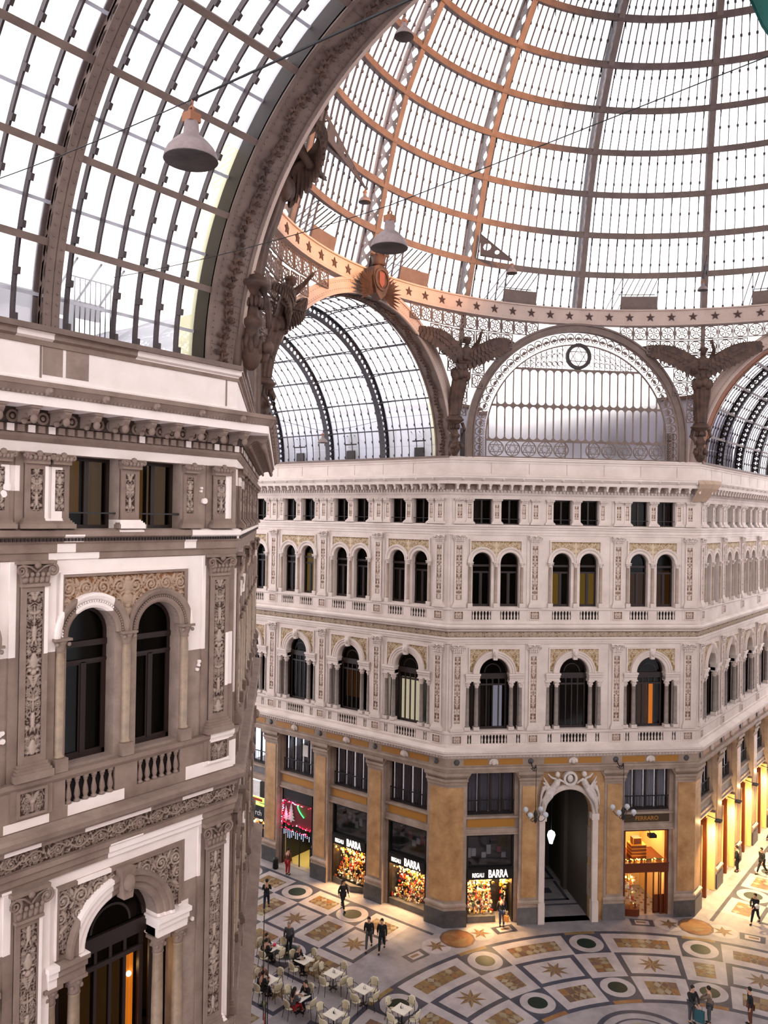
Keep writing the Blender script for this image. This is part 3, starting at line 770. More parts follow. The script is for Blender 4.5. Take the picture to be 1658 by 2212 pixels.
    for k in range(nseg):
        a = (k+.42)*dA
        q.ring(0, 0, [(7.94, 1.0), (7.94, L), (7.955, L), (7.955, 1.0)], a, a+(.004 if slim else .009), 1)
    struct(q.build('pane_overlaps', ['roof_clip'], root))
    q = MB(); q.box(-8.1, -7.3, 0, L, -.05, .06); q.box(7.3, 8.1, 0, L, -.05, .06)
    struct(q.build('sill_plate', ['steel'], root))
    return root
mat('roof_clip', (205, 205, 214), .6)

# dome -----------------------------------------------------------------------
LEV = [(18.25, 35.6), (17.75, 37.5), (17.27, 39.62), (16.75, 41.75), (16.05, 43.85), (15.1, 45.75), (14.0, 47.6), (12.7, 49.35), (11.25, 50.9), (9.6, 52.3), (7.8, 53.5), (5.9, 54.5), (3.9, 55.2), (2.2, 55.6)]
def dome_point(t):
    k = min(int(t), len(LEV)-2); u = t-k
    return (LEV[k][0]*(1-u)+LEV[k+1][0]*u, LEV[k][1]*(1-u)+LEV[k+1][1]*u)
SA = pi/8
def pol(r, a, z): return (r*cos(a), r*sin(a), z)
def dome_meshes():
    nl = len(LEV)
    # rib at angle 0
    q = MB(); cv = [dome_point(k/4) for k in range((nl-1)*4+1)]
    def off(k, d):
        a = cv[max(0, k-1)]; b = cv[min(len(cv)-1, k+1)]; dx, dz = b[0]-a[0], b[1]-a[1]; l = math.hypot(dx, dz)
        return (cv[k][0]+dz/l*d, cv[k][1]-dx/l*d)
    def band(d0, d1, w):
        vs = []
        for k in range(len(cv)):
            for d, y in ((d0, -w), (d0, w), (d1, w), (d1, -w)): r, z = off(k, d); vs.append((r, y, z))
        fs = []
        for k in range(len(cv)-1):
            for e in range(4): fs.append((k*4+e, k*4+(e+1) % 4, k*4+4+(e+1) % 4, k*4+4+e))
        fs += [(0, 1, 2, 3), tuple(len(vs)-4+i for i in (3, 2, 1, 0))]
        q.add(vs, fs)
    band(-.05, 0, .16); band(.8, .86, .16); band(0, .12, .012); band(.68, .8, .012)
    def pf(t, h, s):
        k = int(t*4); k = min(k, len(cv)-2); u = t*4-k
        a, b = off(k, h), off(k+1, h); return (a[0]*(1-u)+b[0]*u, -.012+.024*s, a[1]*(1-u)+b[1]*u)
    lattice_strip(q, pf, 0, nl-1, (nl-1)*3, .1, .7, 'quatre')
    rib = q.mesh('rib', ['steel'])
    # ring beams for one sector
    rings = []
    for k in range(1, nl):
        r, z = LEV[k]; r -= .03; q = MB(); n = 8; vs = []
        prof = [(r, z-.17), (r, z+.17), (r+.05, z+.17), (r+.05, z+.05), (r+.42, z+.05), (r+.42, z-.0), (r+.05, z-.05), (r+.05, z-.17)]
        m = len(prof)
        for i in range(n+1): vs += [pol(a, SA*i/n, b) for a, b in prof]
        q.add(vs, [(i*m+e, i*m+(e+1) % m, (i+1)*m+(e+1) % m, (i+1)*m+e) for i in range(n) for e in range(m)])
        if k < 9:
            nr = int(r*SA/.14)
            for i in range(nr):
                for dz in (-.1, 0, .1):
                    a = SA*(i+.5)/nr; c = pol(r-.004, a, z+dz); q.box(c[0]-.012, c[0]+.012, c[1]-.012, c[1]+.012, c[2]-.012, c[2]+.012)
        rings.append(q.mesh('ring_beam', ['steel']))
    # glazing bars of one sector
    q = MB(); nb = 13
    for i in range(1, nb+1):
        a = SA*i/(nb+1)
        for k in range(nl-1):
            if k > 7 and i % 2: continue
            (r0, z0), (r1, z1) = LEV[k], LEV[k+1]; o = .38
            if k == 0 and i in (6, 7, 8): continue
            p0, p1 = Vector(pol(r0+o, a, z0)), Vector(pol(r1+o, a, z1)); t = Vector((-sin(a), cos(a), 0))*.022; e = Vector((cos(a), sin(a), 0))*.05
            q.add([p0-t-e, p0+t-e, p0+t+e, p0-t+e, p1-t-e, p1+t-e, p1+t+e, p1-t+e], [(0, 1, 5, 4), (1, 2, 6, 5), (2, 3, 7, 6), (3, 0, 4, 7)])
            for u in (.32, .82) if k % 2 else (.58, .1):
                c = p0.lerp(p1, u)-e*.6; q.box(c[0]-.05, c[0]+.05, c[1]-.05, c[1]+.05, c[2]-.06, c[2]+.06)
            if i % 3 == 1:
                c = p1-e; q.add([c-t*2, c+t*2, c+t*.8-Vector((0, 0, .4)), c-t*.8-Vector((0, 0, .4))], [(0, 1, 2, 3), (3, 2, 1, 0)])
    bars = q.mesh('glazing_bars', ['bar_steel'])
    # low parapet plate and the tilted sash of the opening
    q = MB(); a0, a1 = SA*5/(nb+1), SA*9/(nb+1); r0, z0 = LEV[0]; r1, z1 = LEV[1]; vs = []
    def pt(a, u, o): return pol(r0+(r1-r0)*u+o, a, z0+(z1-z0)*u)
    n = 4
    for i in range(n+1): a = a0+(a1-a0)*i/n; vs += [pt(a, 0, .3), pt(a, .45, .3), pt(a, .45, .34), pt(a, 0, .34)]
    q.add(vs, [(i*4+e, i*4+(e+1) % 4, i*4+4+(e+1) % 4, i*4+4+e) for i in range(n) for e in range(4)]+[(0, 1, 2, 3), (n*4+3, n*4+2, n*4+1, n*4)])
    plate = q.mesh('vent_plate', ['steel'])
    q = MB()
    for i in range(7): a = a0+(a1-a0)*(i)/6; q.tube([pt(a, 1, .45), pt(a+.03, .15, 2.1)], .035, 4, smooth=False)
    q.tube([pt(a0+(a1-a0)*i/4+.0, .62, 1.2) for i in range(5)], .03, 4, smooth=False); q.tube([pt(a0+(a1-a0)*i/4+.03, .15, 2.1) for i in range(5)], .03, 4, smooth=False)
    sash = q.mesh('vent_sash', ['steel_dark'])
    # glass of one sector
    q = MB(); n = 8
    for k in range(nl-1):
        for i in range(n):
            if k == 0 and a0-.01 < SA*(i+.5)/n < a1+.01: continue
            (r0_, z0_), (r1_, z1_) = LEV[k], LEV[k+1]; o = .42; A, Bq = SA*i/n, SA*(i+1)/n
            q.add([pol(r0_+o, A, z0_), pol(r0_+o, Bq, z0_), pol(r1_+o, Bq, z1_), pol(r1_+o, A, z1_)], [(0, 1, 2, 3)], 1 if k > 5 else 0)
    glass = q.mesh('glass_panes', ['roof_glass', 'roof_glass_dimmed'])
    # star band of one sector
    q = MB(); n = 8; prof = [(18.2, 34.78), (18.2, 35.55), (18.12, 35.56), (18.12, 35.64), (18.6, 35.64), (18.6, 34.7), (18.12, 34.7), (18.12, 34.78)]; m = len(prof); vs = []
    for i in range(n+1): vs += [pol(a, SA*i/n, b) for a, b in prof]
    q.add(vs, [(i*m+e, i*m+(e+1) % m, (i+1)*m+(e+1) % m, (i+1)*m+e) for i in range(n) for e in range(m)])
    for i in range(60):
        for z in (34.86, 35.48): c = pol(18.195, SA*(i+.5)/60, z); q.box(c[0]-.012, c[0]+.012, c[1]-.012, c[1]+.012, z-.012, z+.012)
    band_ = q.mesh('star_band', ['plate_beige'])
    q = MB(); P = []
    for k in range(10): rr = .26 if k % 2 == 0 else .105; g = pi/2+pi*k/5; P.append((rr*cos(g), rr*sin(g)))
    q.add([(0, y, z) for y, z in P]+[(-.07, 0, 0)]+[(.03, y, z) for y, z in P], [(k, (k+1) % 10, 10) for k in range(10)]+[(k, 11+k, 11+(k+1) % 10, (k+1) % 10) for k in range(10)])
    star = q.mesh('star', ['star_brown'])
    return rib, rings, bars, plate, sash, glass, band_, star
def build_dome():
    root = empty('ceiling'); struct(root)
    rib, rings, bars, plate, sash, glass, band_, star = dome_meshes()
    q = MB(); n = 48; A_ = [(LEV[8][0]+.45, LEV[8][1]), (LEV[9][0]+.45, LEV[9][1]+.1), (LEV[10][0]+.4, LEV[10][1]+.1), (LEV[11][0]+.3, LEV[11][1]+.1), (LEV[12][0]+.3, LEV[12][1]+.1), (2.3, 55.8)]  # unseen opaque cap added over the crown to cut light from above
    q.add([pol(r, 2*pi*k/n, z) for r, z in A_ for k in range(n)], [(j*n+k, j*n+(k+1) % n, (j+1)*n+(k+1) % n, (j+1)*n+k) for j in range(5) for k in range(n)]); struct(q.build('crown_light_cap', ['steel'], root))
    for s in range(16):
        a = s*SA
        struct(link('rib', rib, root, rotz=a)); struct(link('glazing_bars', bars, root, rotz=a)); struct(link('glass_panes', glass, root, rotz=a))
        for r in rings: struct(link('ring_beam', r, root, rotz=a))
        struct(link('vent_plate', plate, root, rotz=a))
        if 3 < s < 10: struct(link('vent_sash', sash, root, rotz=a))
        b = struct(link('star_band', band_, root, rotz=a))
        for k in range(6):
            t = SA*(k+.5)/6; struct(link('star', star, b, pol(18.15, t, 35.17), t))
    q = MB(); q.lathe(0, 0, [(2.4, 55.6), (2.4, 57), (1.5, 57.8), (.01, 58.4)], 16); struct(q.build('lantern', ['steel'], root))
    return root

# pierced grilles between the arches -------------------------------------------
def rosette_tile():
    q = MB(); h = .39
    q.frame(-h, h, -h, h, .05, -.03, .03)
    q.ring(0, 0, [(.3, -.02), (.3, .02), (.35, .02), (.35, -.02)], 0, 2*pi, 20); q.ring(0, 0, [(.05, -.02), (.05, .02), (.085, .02), (.085, -.02)], 0, 2*pi, 10)
    for k in range(8):
        a = k*pi/4; c, s = cos(a), sin(a)
        q.prism([(.08*c-.022*s, .08*s+.022*c), (.08*c+.022*s, .08*s-.022*c), (.32*c+.022*s, .32*s-.022*c), (.32*c-.022*s, .32*s+.022*c)], -.014, .014)
        if k % 2: q.prism([(.2*c-.05*s, .2*s+.05*c), (.13*c, .13*s), (.2*c+.05*s, .2*s-.05*c), (.29*c, .29*s)], -.018, .018)
    for k in range(4):
        a = pi/4+k*pi/2; q.ring(.44*cos(a)*.9, .44*sin(a)*.9, [(.08, -.015), (.08, .015), (.1, .015), (.1, -.015)], a+pi*.6, a+pi*1.4, 6)
    return q.mesh('rosette_panel', ['steel'])
def build_spandrels():
    tile = rosette_tile(); out = []
    for ci, az in enumerate((112.5, 157.5, 202.5, 247.5, 67.5)):
        A = math.radians(az); R0 = empty('pierced_spandrel'); struct(R0)
        step = .80/18.6; n = 0
        for row in range(10):
            z = 34.28-row*.79
            for col in range(-9, 9):
                a = A+(col+.5)*step; ok = True
                for fa, zc, R in ((round(az/90)*90, 26.8, 8.2), ((90*math.floor(az/90)+45), 28.05, 6.6)):
                    d = a-math.radians(fa)
                    if abs(d) > pi/4: continue
                    x = 18.15*math.tan(d)
                    if math.hypot(x, max(0, z-zc)) < R+.12 or (z < zc and abs(x) < R+.12): ok = False
                if not ok: continue
                w = max(0, min(1, (z-28)/6.7))**1.5
                d = (a-math.radians(math.floor(az/45)*45+(0 if a < A else 45)))
                r = (18.15/cos(min(abs(a-A), pi/8)-pi/8))*(1-w)+18.3*w
                o = link('rosette_panel', tile, R0, pol(r, a, z), a-pi/2); struct(o); n += 1
                o.rotation_euler = (.0, 0, a+pi/2+pi)
        q = MB()      # corner post and glass behind
        q.tube([pol(19.7, A, 26.8), pol(19.4, A, 30), pol(18.6, A, 34.8)], .14, 6); struct(q.build('corner_post', ['steel'], R0))

# the half-round screen over a diagonal front ---------------------------------
def clipx(z, R, zc): return math.sqrt(max(0, R*R-(z-zc)**2)) if z > zc else R
def build_lunette(M, c=7.53):
    arch = empty('trim_1' if 'trim_1' not in bpy.data.objects else 'trim_2'); struct(arch); arch.matrix_world = M
    zc = 28.05; Mx = M
    q = MB()
    for R0, R1, y0, y1 in ((6.2, 6.62, -.1, .3), (6.55, 6.66, -.18, -.05), (6.17, 6.26, -.16, -.05)):
        q.ring(c, zc, [(R0, y0), (R0, y1), (R1, y1), (R1, y0)], 0, pi, 60)
        for s in (-1, 1): q.box(*sorted((c+s*R0, c+s*R1)), y0, y1, 26.8, zc)
    struct(q.build('lunette_arch', ['steel'], arch))
    for k in range(23):
        a = pi*(k+.5)/23
    scr = empty('window_lunette'); scr.name = 'window_%d' % (WIN_N[0]+1); WIN_N[0] += 1; struct(scr); scr.matrix_world = M
    # palmette border
    q = MB(); pm = MB()
    pm.ring(0, .33, [(.185, -.02), (.185, .02), (.24, .02), (.24, -.02)], -.4*pi, 1.4*pi, 14)
    for k in range(5):
        a = pi/2+(k-2)*.5; L = .22; cx, cz = 0, .2; d = (cos(a), sin(a)); w = .05
        pm.prism([(cx, cz), (cx+d[0]*L*.6-d[1]*w, cz+d[1]*L*.6+d[0]*w), (cx+d[0]*L, cz+d[1]*L), (cx+d[0]*L*.6+d[1]*w, cz+d[1]*L*.6-d[0]*w)], -.018, .018)
    pm.box(-.018, .018, -.015, .015, .02, .3); pm.ring(-.13, .1, [(.05, -.015), (.05, .015), (.075, .015), (.075, -.015)], 0, 2*pi, 8); pm.ring(.13, .1, [(.05, -.015), (.05, .015), (.075, .015), (.075, -.015)], 0, 2*pi, 8)
    N = 37
    for k in range(N):
        a = pi*(k+.5)/N; o = len(q.v); q.add(pm.v, pm.f)
        for i in range(o, len(q.v)):
            x, y, z = q.v[i]; r = 5.52+z*1.08; th = a-x/5.8
            q.v[i] = (c+r*cos(th), .1+y, zc+r*sin(th))
    for k in range(3):
        for s in (-1, 1):
            o = len(q.v); q.add(pm.v, pm.f)
            for i in range(o, len(q.v)): x, y, z = q.v[i]; q.v[i] = (c+s*(5.52+z*1.08), .1+y, zc-.24-.42*k+x)
    struct(q.build('palmette_border', ['steel'], scr))
    q = MB(); q.ring(c, zc, [(5.42, .06), (5.42, .14), (5.5, .14), (5.5, .06)], 0, pi, 56)
    for s in (-1, 1): q.box(*sorted((c+s*5.42, c+s*5.5)), .06, .14, 26.8, zc)
    rows = [(27.84, 29.86), (29.86, 32.02)]
    for z in (27.84, 29.86, 32.02): X = clipx(z, 5.45, zc); q.box(c-X, c+X, .06, .14, z-.06, z+.06)
    q.box(c-6.2, c+6.2, .04, .16, 26.8, 26.9)
    sp = .484
    for k in range(-11, 12):
        x = k*sp
        for z0, z1 in rows:
            top = min(z1, zc+math.sqrt(max(0, 5.45**2-x*x)))
            if top > z0: q.box(c+x-.034, c+x+.034, .07, .13, z0, top)
        for z0, z1 in rows:      # rounded ends of the lights
            if k < 11:
                xm = x+sp/2; R = sp/2-.028
                if clipx(z1, 5.45, zc) < abs(xm)+sp/2: up = False
                else: up = True
                for s, ze in ((1, z1-.06), (-1, z0+.06)):
                    if s > 0 and not up: continue
                    if s < 0 and clipx(z0, 5.45, zc) < abs(xm)+sp/2: continue
                    for e in (-1, 1):
                        P = [(c+xm+e*R, ze)]+[(c+xm+e*R*cos(g), ze-s*R+s*R*sin(g)) for g in [pi/2*i/6 for i in range(7)]]
                        q.prism(P, .075, .125)
    struct(q.build('window_bars', ['steel'], scr))
    # hexagram roundels at the foot
    def hexa():
        t = MB(); t.ring(0, 0, [(.41, -.03), (.41, .03), (.46, .03), (.46, -.03)], 0, 2*pi, 24); t.ring(0, 0, [(.15, -.02), (.15, .02), (.17, .02), (.17, -.02)], 0, 2*pi, 12)
        for o in (0, pi):
            for k in range(3):
                a, b = pi/2+o+2*pi*k/3, pi/2+o+2*pi*(k+1)/3
                t.tube([(.41*cos(a), 0, .41*sin(a)), (.41*cos(b), 0, .41*sin(b))], .022, 4, smooth=False)
        return t.mesh('hexagram_roundel', ['steel'])
    hx = hexa()
    for k in range(-5, 6):
        if k in (0,): continue
        if k == 5 and False: continue
        struct(link('hexagram_roundel', hx, scr, (c+k*.97+.0, .1, 27.36)))
    for x in (-.72, -.24, .24, .72):
        q = MB(); q.box(c+x-.025, c+x+.025, .07, .13, 26.9, 27.8); struct(q.build('window_bars', ['steel'], scr))
    # rosette at the crown with scrolls
    q = MB(); q.ring(c, 32.84, [(.6, 0), (.6, .2), (.76, .2), (.76, 0)], 0, 2*pi, 32); struct(q.build('crown_ring', ['steel_dark'], scr))
    o = struct(link('hexagram_roundel', hx, scr, (c, .1, 32.84))); o.scale = (1.35, 1, 1.35)
    q = MB(); rnd = random.Random(2)
    for s in (-1, 1):
        for k in range(9):
            x = .95+k*.32; top = zc+math.sqrt(max(0, 5.42**2-x*x))
            if top < 32.2: continue
            H = top-32.06; q.box(*sorted((c+s*x, c+s*(x+.035))), .08, .12, 32.05, top)
            for u, e in ((.25, 1), (.25, -1), (.6, 1), (.6, -1), (.85, 1)):
                R = min(.1, H*.12)+.02; cx, cz = c+s*x+e*R*1.2, 32.06+H*u
                if (cx-c)**2+(cz-zc)**2 < 5.35**2: q.ring(cx, cz, [(R, .09), (R, .11), (R+.032, .11), (R+.032, .09)], pi*.1, pi*1.6, 8)
    struct(q.build('scrollwork', ['steel'], scr))
    g = MB(); g.add([(c-5.5, .3, 26.85), (c+5.5, .3, 26.85)]+[(c+5.5*cos(pi*i/24), .3, zc+5.5*sin(pi*i/24)) for i in range(25)], [tuple(range(27))])
    struct(g.build('frosted_glass', ['frosted'], scr))
    return scr
def frosted():
    m = bpy.data.materials.new('frosted'); m.use_nodes = True; nt = m.node_tree; nt.nodes.remove(nt.nodes['Principled BSDF'])
    out = nt.nodes['Material Output']; a = nt.nodes.new('ShaderNodeBsdfRefraction'); a.inputs['IOR'].default_value = 1.25; a.inputs['Roughness'].default_value = 1.0
    t = nt.nodes.new('ShaderNodeBsdfTransparent'); t.inputs['Color'].default_value = (.95, .95, 1, 1)
    mx = nt.nodes.new('ShaderNodeMixShader'); mx.inputs[0].default_value = .06
    nt.links.new(a.outputs[0], mx.inputs[1]); nt.links.new(t.outputs[0], mx.inputs[2]); nt.links.new(mx.outputs[0], out.inputs['Surface']); MATS['frosted'] = m
frosted()
# ------------------------------------------------------------------ statues, lamps, shops
def remesh(o, v):
    m = o.modifiers.new('Remesh', 'REMESH'); m.mode = 'VOXEL'; m.voxel_size = v; m.use_smooth_shade = True
def angel_meshes():
    q = MB(); sec = [(0, -.05, .34, .3), (.35, -.1, .36, .3), (.9, -.2, .4, .32), (1.5, -.38, .45, .36), (2.1, -.58, .46, .36), (2.5, -.72, .36, .29), (2.8, -.84, .29, .23), (3.15, -.97, .36, .26), (3.45, -1.07, .42, .25), (3.62, -1.12, .34, .2), (3.72, -1.15, .14, .13), (3.9, -1.2, .12, .12)]
    n = 40; vs = []
    for z, y, rx, ry in sec:
        amp = .09 if z < 2.4 else .03
        for i in range(n):
            a = 2*pi*i/n; f = 1+amp*sin(11*a+z*1.2)+amp*.6*sin(5*a-z*2); vs.append((rx*f*cos(a), y+ry*f*sin(a), z))
    K = len(sec)
    q.add(vs, [(j*n+i, j*n+(i+1) % n, (j+1)*n+(i+1) % n, (j+1)*n+i) for j in range(K-1) for i in range(n)]+[tuple(range(n-1, -1, -1)), tuple((K-1)*n+i for i in range(n))], 0, True)
    q.ball((0, -1.26, 4.05), .2, n=16, k=10, sx=.85, sy=.95, sz=1.2); q.ball((0, -1.45, 4.02), .05, n=6, k=5)           # head, nose
    for s in (-1, 1): q.ball((s*.08, -1.42, 4.08), .035, n=6, k=4)
    for k in range(10): a = 2*pi*k/10; q.ball((.17*cos(a), -1.2+.17*sin(a), 4.16), .1, n=7, k=5)
    q.ball((0, -1.08, 4.05), .14, n=8, k=6)
    for i in range(9):       # sash and over-fold
        a = 2*pi*i/9; q.ball((.42*cos(a), -.62+.34*sin(a), 2.25+.1*sin(3*a)), .2, n=8, k=6, sz=1.5)
        q.ball((.3*cos(a), -.98+.22*sin(a), 3.1), .13, n=8, k=5)
    def arm(p, r):
        q.tube(p, r, 10)
        h = Vector(p[-1]); d = (h-Vector(p[-2])).normalized(); s = d.cross(Vector((0, 1, 0))).normalized()
        q.ball(h+d*.07, .085, n=8, k=6)
        for k in range(4): b = h+d*.1+s*(k-1.5)*.045; q.tube([b, b+d*.1, b+d*.15+Vector((0, -.04, 0))], [.028, .024, .018], 5)
        q.tube([h+s*.08, h+s*.15+d*.06, h+s*.13+d*.13], [.03, .026, .02], 5)
    arm([(.36, -1.05, 3.5), (.5, -1.25, 3.8), (.52, -1.6, 4.05), (.38, -1.98, 4.35)], [.15, .13, .11, .075])
    arm([(-.36, -1.05, 3.5), (-.56, -1.1, 3.1), (-.55, -1.35, 2.8), (-.35, -1.7, 2.75)], [.15, .13, .11, .07])
    body = q.mesh('figure', ['bronze'])
    w = MB(); N = 17
    def lead(u): return Vector((.12+3.0*u, .05-.5*sin(pi*u)+.1*u, 3.35+1.0*sin(u*pi*.62)-.0*u+.12*u))
    w.tube([lead(k/24)+Vector((0, -1+.0, 0)) for k in range(25)], [.15*(1-.8*k/24)+.02 for k in range(25)], 8)
    for layer, (Ls, yo) in enumerate(((1.0, .0), (.6, -.05), (.34, -.09))):
        for k in range(N):
            u = (k+.5)/N; p = lead(u)+Vector((0, -1+yo, 0)); a = -pi/2-.18+u*1.55
            L = Ls*(1.05+.1*sin(pi*u)-.25*u) if layer == 0 else Ls*(1.1-.35*u)
            if u > .93: L *= .9
            d = Vector((cos(a), .05, sin(a))); s = Vector((-sin(a), 0, cos(a)))*(.19 if layer == 0 else .15)
            pts = [p-s*.6, p+d*L*.35-s, p+d*L*.85-s*.8, p+d*L, p+d*L*.85+s*.8, p+d*L*.35+s, p+s*.6]
            up = Vector((0, -.05, 0)); vs = [v+up for v in pts]+[v-up*.3 for v in pts]; m = len(pts)
            w.add(vs, [tuple(range(m)), tuple(range(2*m-1, m-1, -1))]+[(i, i+m, (i+1) % m+m, (i+1) % m) for i in range(m)])
    wing = w.mesh('wing', ['bronze'])
    q = MB()
    q.lathe(0, -.1, [(.08, 0), (.2, .08), (.32, .3), (.34, .5), (.25, .85), (.22, 1.0), (.32, 1.08), (.34, 1.2), (.22, 1.3), (.18, 1.55), (.26, 1.8), (.46, 1.95), (.56, 2.02), (.56, 2.1), (.46, 2.14), (.46, 2.22), (.3, 2.3), (.01, 2.32)], 20, sy=.8)
    for s in (-1, 1):
        q.ball((s*.28, -.42, .55), .16, n=8, k=6); q.tube([(s*.45, -.2, 1.9), (s*.55, -.3, 1.5), (s*.35, -.4, 1.25), (s*.3, -.4, 1.0)], [.1, .09, .07, .05], 7)
    for k in range(14): a = 2*pi*k/14; q.ball((.3*cos(a), -.1+.24*sin(a), .55+.1*(k % 2)), .09, n=7, k=5, sz=2.2); q.ball((.27*cos(a), -.1+.22*sin(a), 1.65), .06, n=6, k=5, sz=2.4)
    q.ball((0, -.4, .42), .17, n=12, k=8, sz=1.3); q.ball((0, -.66, .38), .05, n=6, k=5); q.ball((0, -.4, 1.66), .15, n=8, k=6)
    ped = q.mesh('pedestal', ['bronze'])
    q = MB(); q.tube([(.36, -2.05, 4.3), (.3, -2.15, 4.75)], [.025, .035], 6); q.lathe(.3, -2.15, [(.03, 4.73), (.07, 4.8), (.08, 4.86), (.03, 4.9)], 8)
    torch = q.mesh('torch', ['bronze'])
    return body, wing, ped, torch
def place_angels():
    body, wing, ped, torch = angel_meshes()
    info = [(112.5, 'dark bronze winged figure on the right, beside the cropped right-hand vault', 0),
            (157.5, 'bronze winged figure between the far left vault and the half-round screen', 0),
            (202.5, 'bronze winged figure leaning out at the left springing of the far left vault', 0),
            (247.5, 'large bronze winged figure half hidden behind the near riveted arch', 0)]
    for az, lab, _ in info:
        A = math.radians(az); r = 19.4
        t = empty('winged_statue', pol(r, A, 26.82), A-pi/2); tag(t, lab, 'statue', 'bronze winged figures at the foot of the dome')
        link('pedestal', ped, t)
        f = link('figure', body, t, (0, 0, 2.28)); remesh(f, .03)
        for s in (-1, 1): o = link('wing', wing, t, (0, 0, 2.28)); o.scale = (s, 1, 1) if az < 180 else (s*.42, 1.1, .8)
        if az > 240: link('torch', torch, t, (0, 0, 2.28))

def cartouche():
    t = empty('crest', (-18.0, 0, 34.2), pi/2); tag(t, 'rust-brown carved crest with crown and palms over the far arch crown', 'crest')
    q = MB(); q.prism([(0, -.2), (.35, .1), (.62, .7), (.55, 1.35), (.2, 1.5), (-.2, 1.5), (-.55, 1.35), (-.62, .7), (-.35, .1)], -.55, -.1)
    q.ring(0, .8, [(.45, -.62), (.45, -.5), (.56, -.5), (.56, -.62)], 0, 2*pi, 20); q.build('shield', ['bronze'], t)
    mat('red_enamel', (128, 66, 44), .5); q = MB(); q.prism([(0, .4), (.2, .6), (.2, 1.15), (-.2, 1.15), (-.2, .6)], -.6, -.54); q.build('shield_field', ['red_enamel'], t)
    q = MB(); q.lathe(0, -.35, [(.28, 1.5), (.36, 1.55), (.34, 1.7), (.4, 2.0)], 12)
    for k in range(7): a = 2*pi*k/7; q.ball((.38*cos(a), -.35+.38*sin(a), 2.02), .08, n=6, k=5)
    q.build('crown', ['bronze'], t)
    for s in (-1, 1):
        q = MB(); rnd = random.Random(3)
        for k in range(13):
            a = .15+k*.16; p = Vector((s*.3, -.35, .1)); d = Vector((s*cos(a-.5), 0, sin(a-.5)))
            L = 1.6-.3*abs(k-5)/5
            w = Vector((-d.z, 0, d.x))*.09
            q.add([p, p+d*L*.6+w, p+d*L+Vector((0, -.15, -.1)), p+d*L*.6-w, p+d*L*.6+Vector((0, -.12, 0))], [(0, 1, 4), (1, 2, 4), (2, 3, 4), (3, 0, 4), (0, 3, 2, 1)])
        q.build('palm', ['bronze'], t)

def lamp_meshes():
    q = MB(); o = [(.30, 0), (.298, .05), (.262, .13), (.20, .2), (.14, .255), (.092, .285), (.086, .36), (.078, .44)]; i = [(.05, .42), (.06, .27), (.11, .235), (.19, .185), (.25, .12), (.285, .05), (.29, .004), (.3, 0)]
    q.lathe(0, 0, o, 28); q.ring(0, 0, [(1, 0), (1.0, .0)], 0, .01, 1)
    sh = MB(); n = 28; pr = o+i
    vs = [(r*cos(2*pi*k/n), r*sin(2*pi*k/n), z) for r, z in o for k in range(n)]
    sh.add(vs, [(j*n+k, j*n+(k+1) % n, (j+1)*n+(k+1) % n, (j+1)*n+k) for j in range(len(o)-1) for k in range(n)], 0, True)
    inn = MB(); vs = [(r*cos(2*pi*k/n), r*sin(2*pi*k/n), z) for r, z in i for k in range(n)]
    inn.add(vs, [(j*n+k, j*n+(k+1) % n, (j+1)*n+(k+1) % n, (j+1)*n+k) for j in range(len(i)-1) for k in range(n)]+[tuple(range(n-1, -1, -1))], 0, True)
    inn.ball((0, 0, .1), .06, 0, 10, 6, sz=1.5); inn.lathe(0, 0, [(.3, -.006), (.306, .0), (.3, .008)], 28)
    h = MB(); h.box(-.075, .075, -.075, .075, .43, .53); h.ring(0, .57, [(.03, -.012), (.03, .012), (.05, .012), (.05, -.012)], 0, 2*pi, 12); h.tube([(0, 0, .6), (.02, 0, .65), (0, 0, .69)], .012, 5)
    return sh.mesh('lamp_shade', ['lamp_grey']), inn.mesh('reflector', ['lamp_inner']), h.mesh('hook_box', ['rust'])
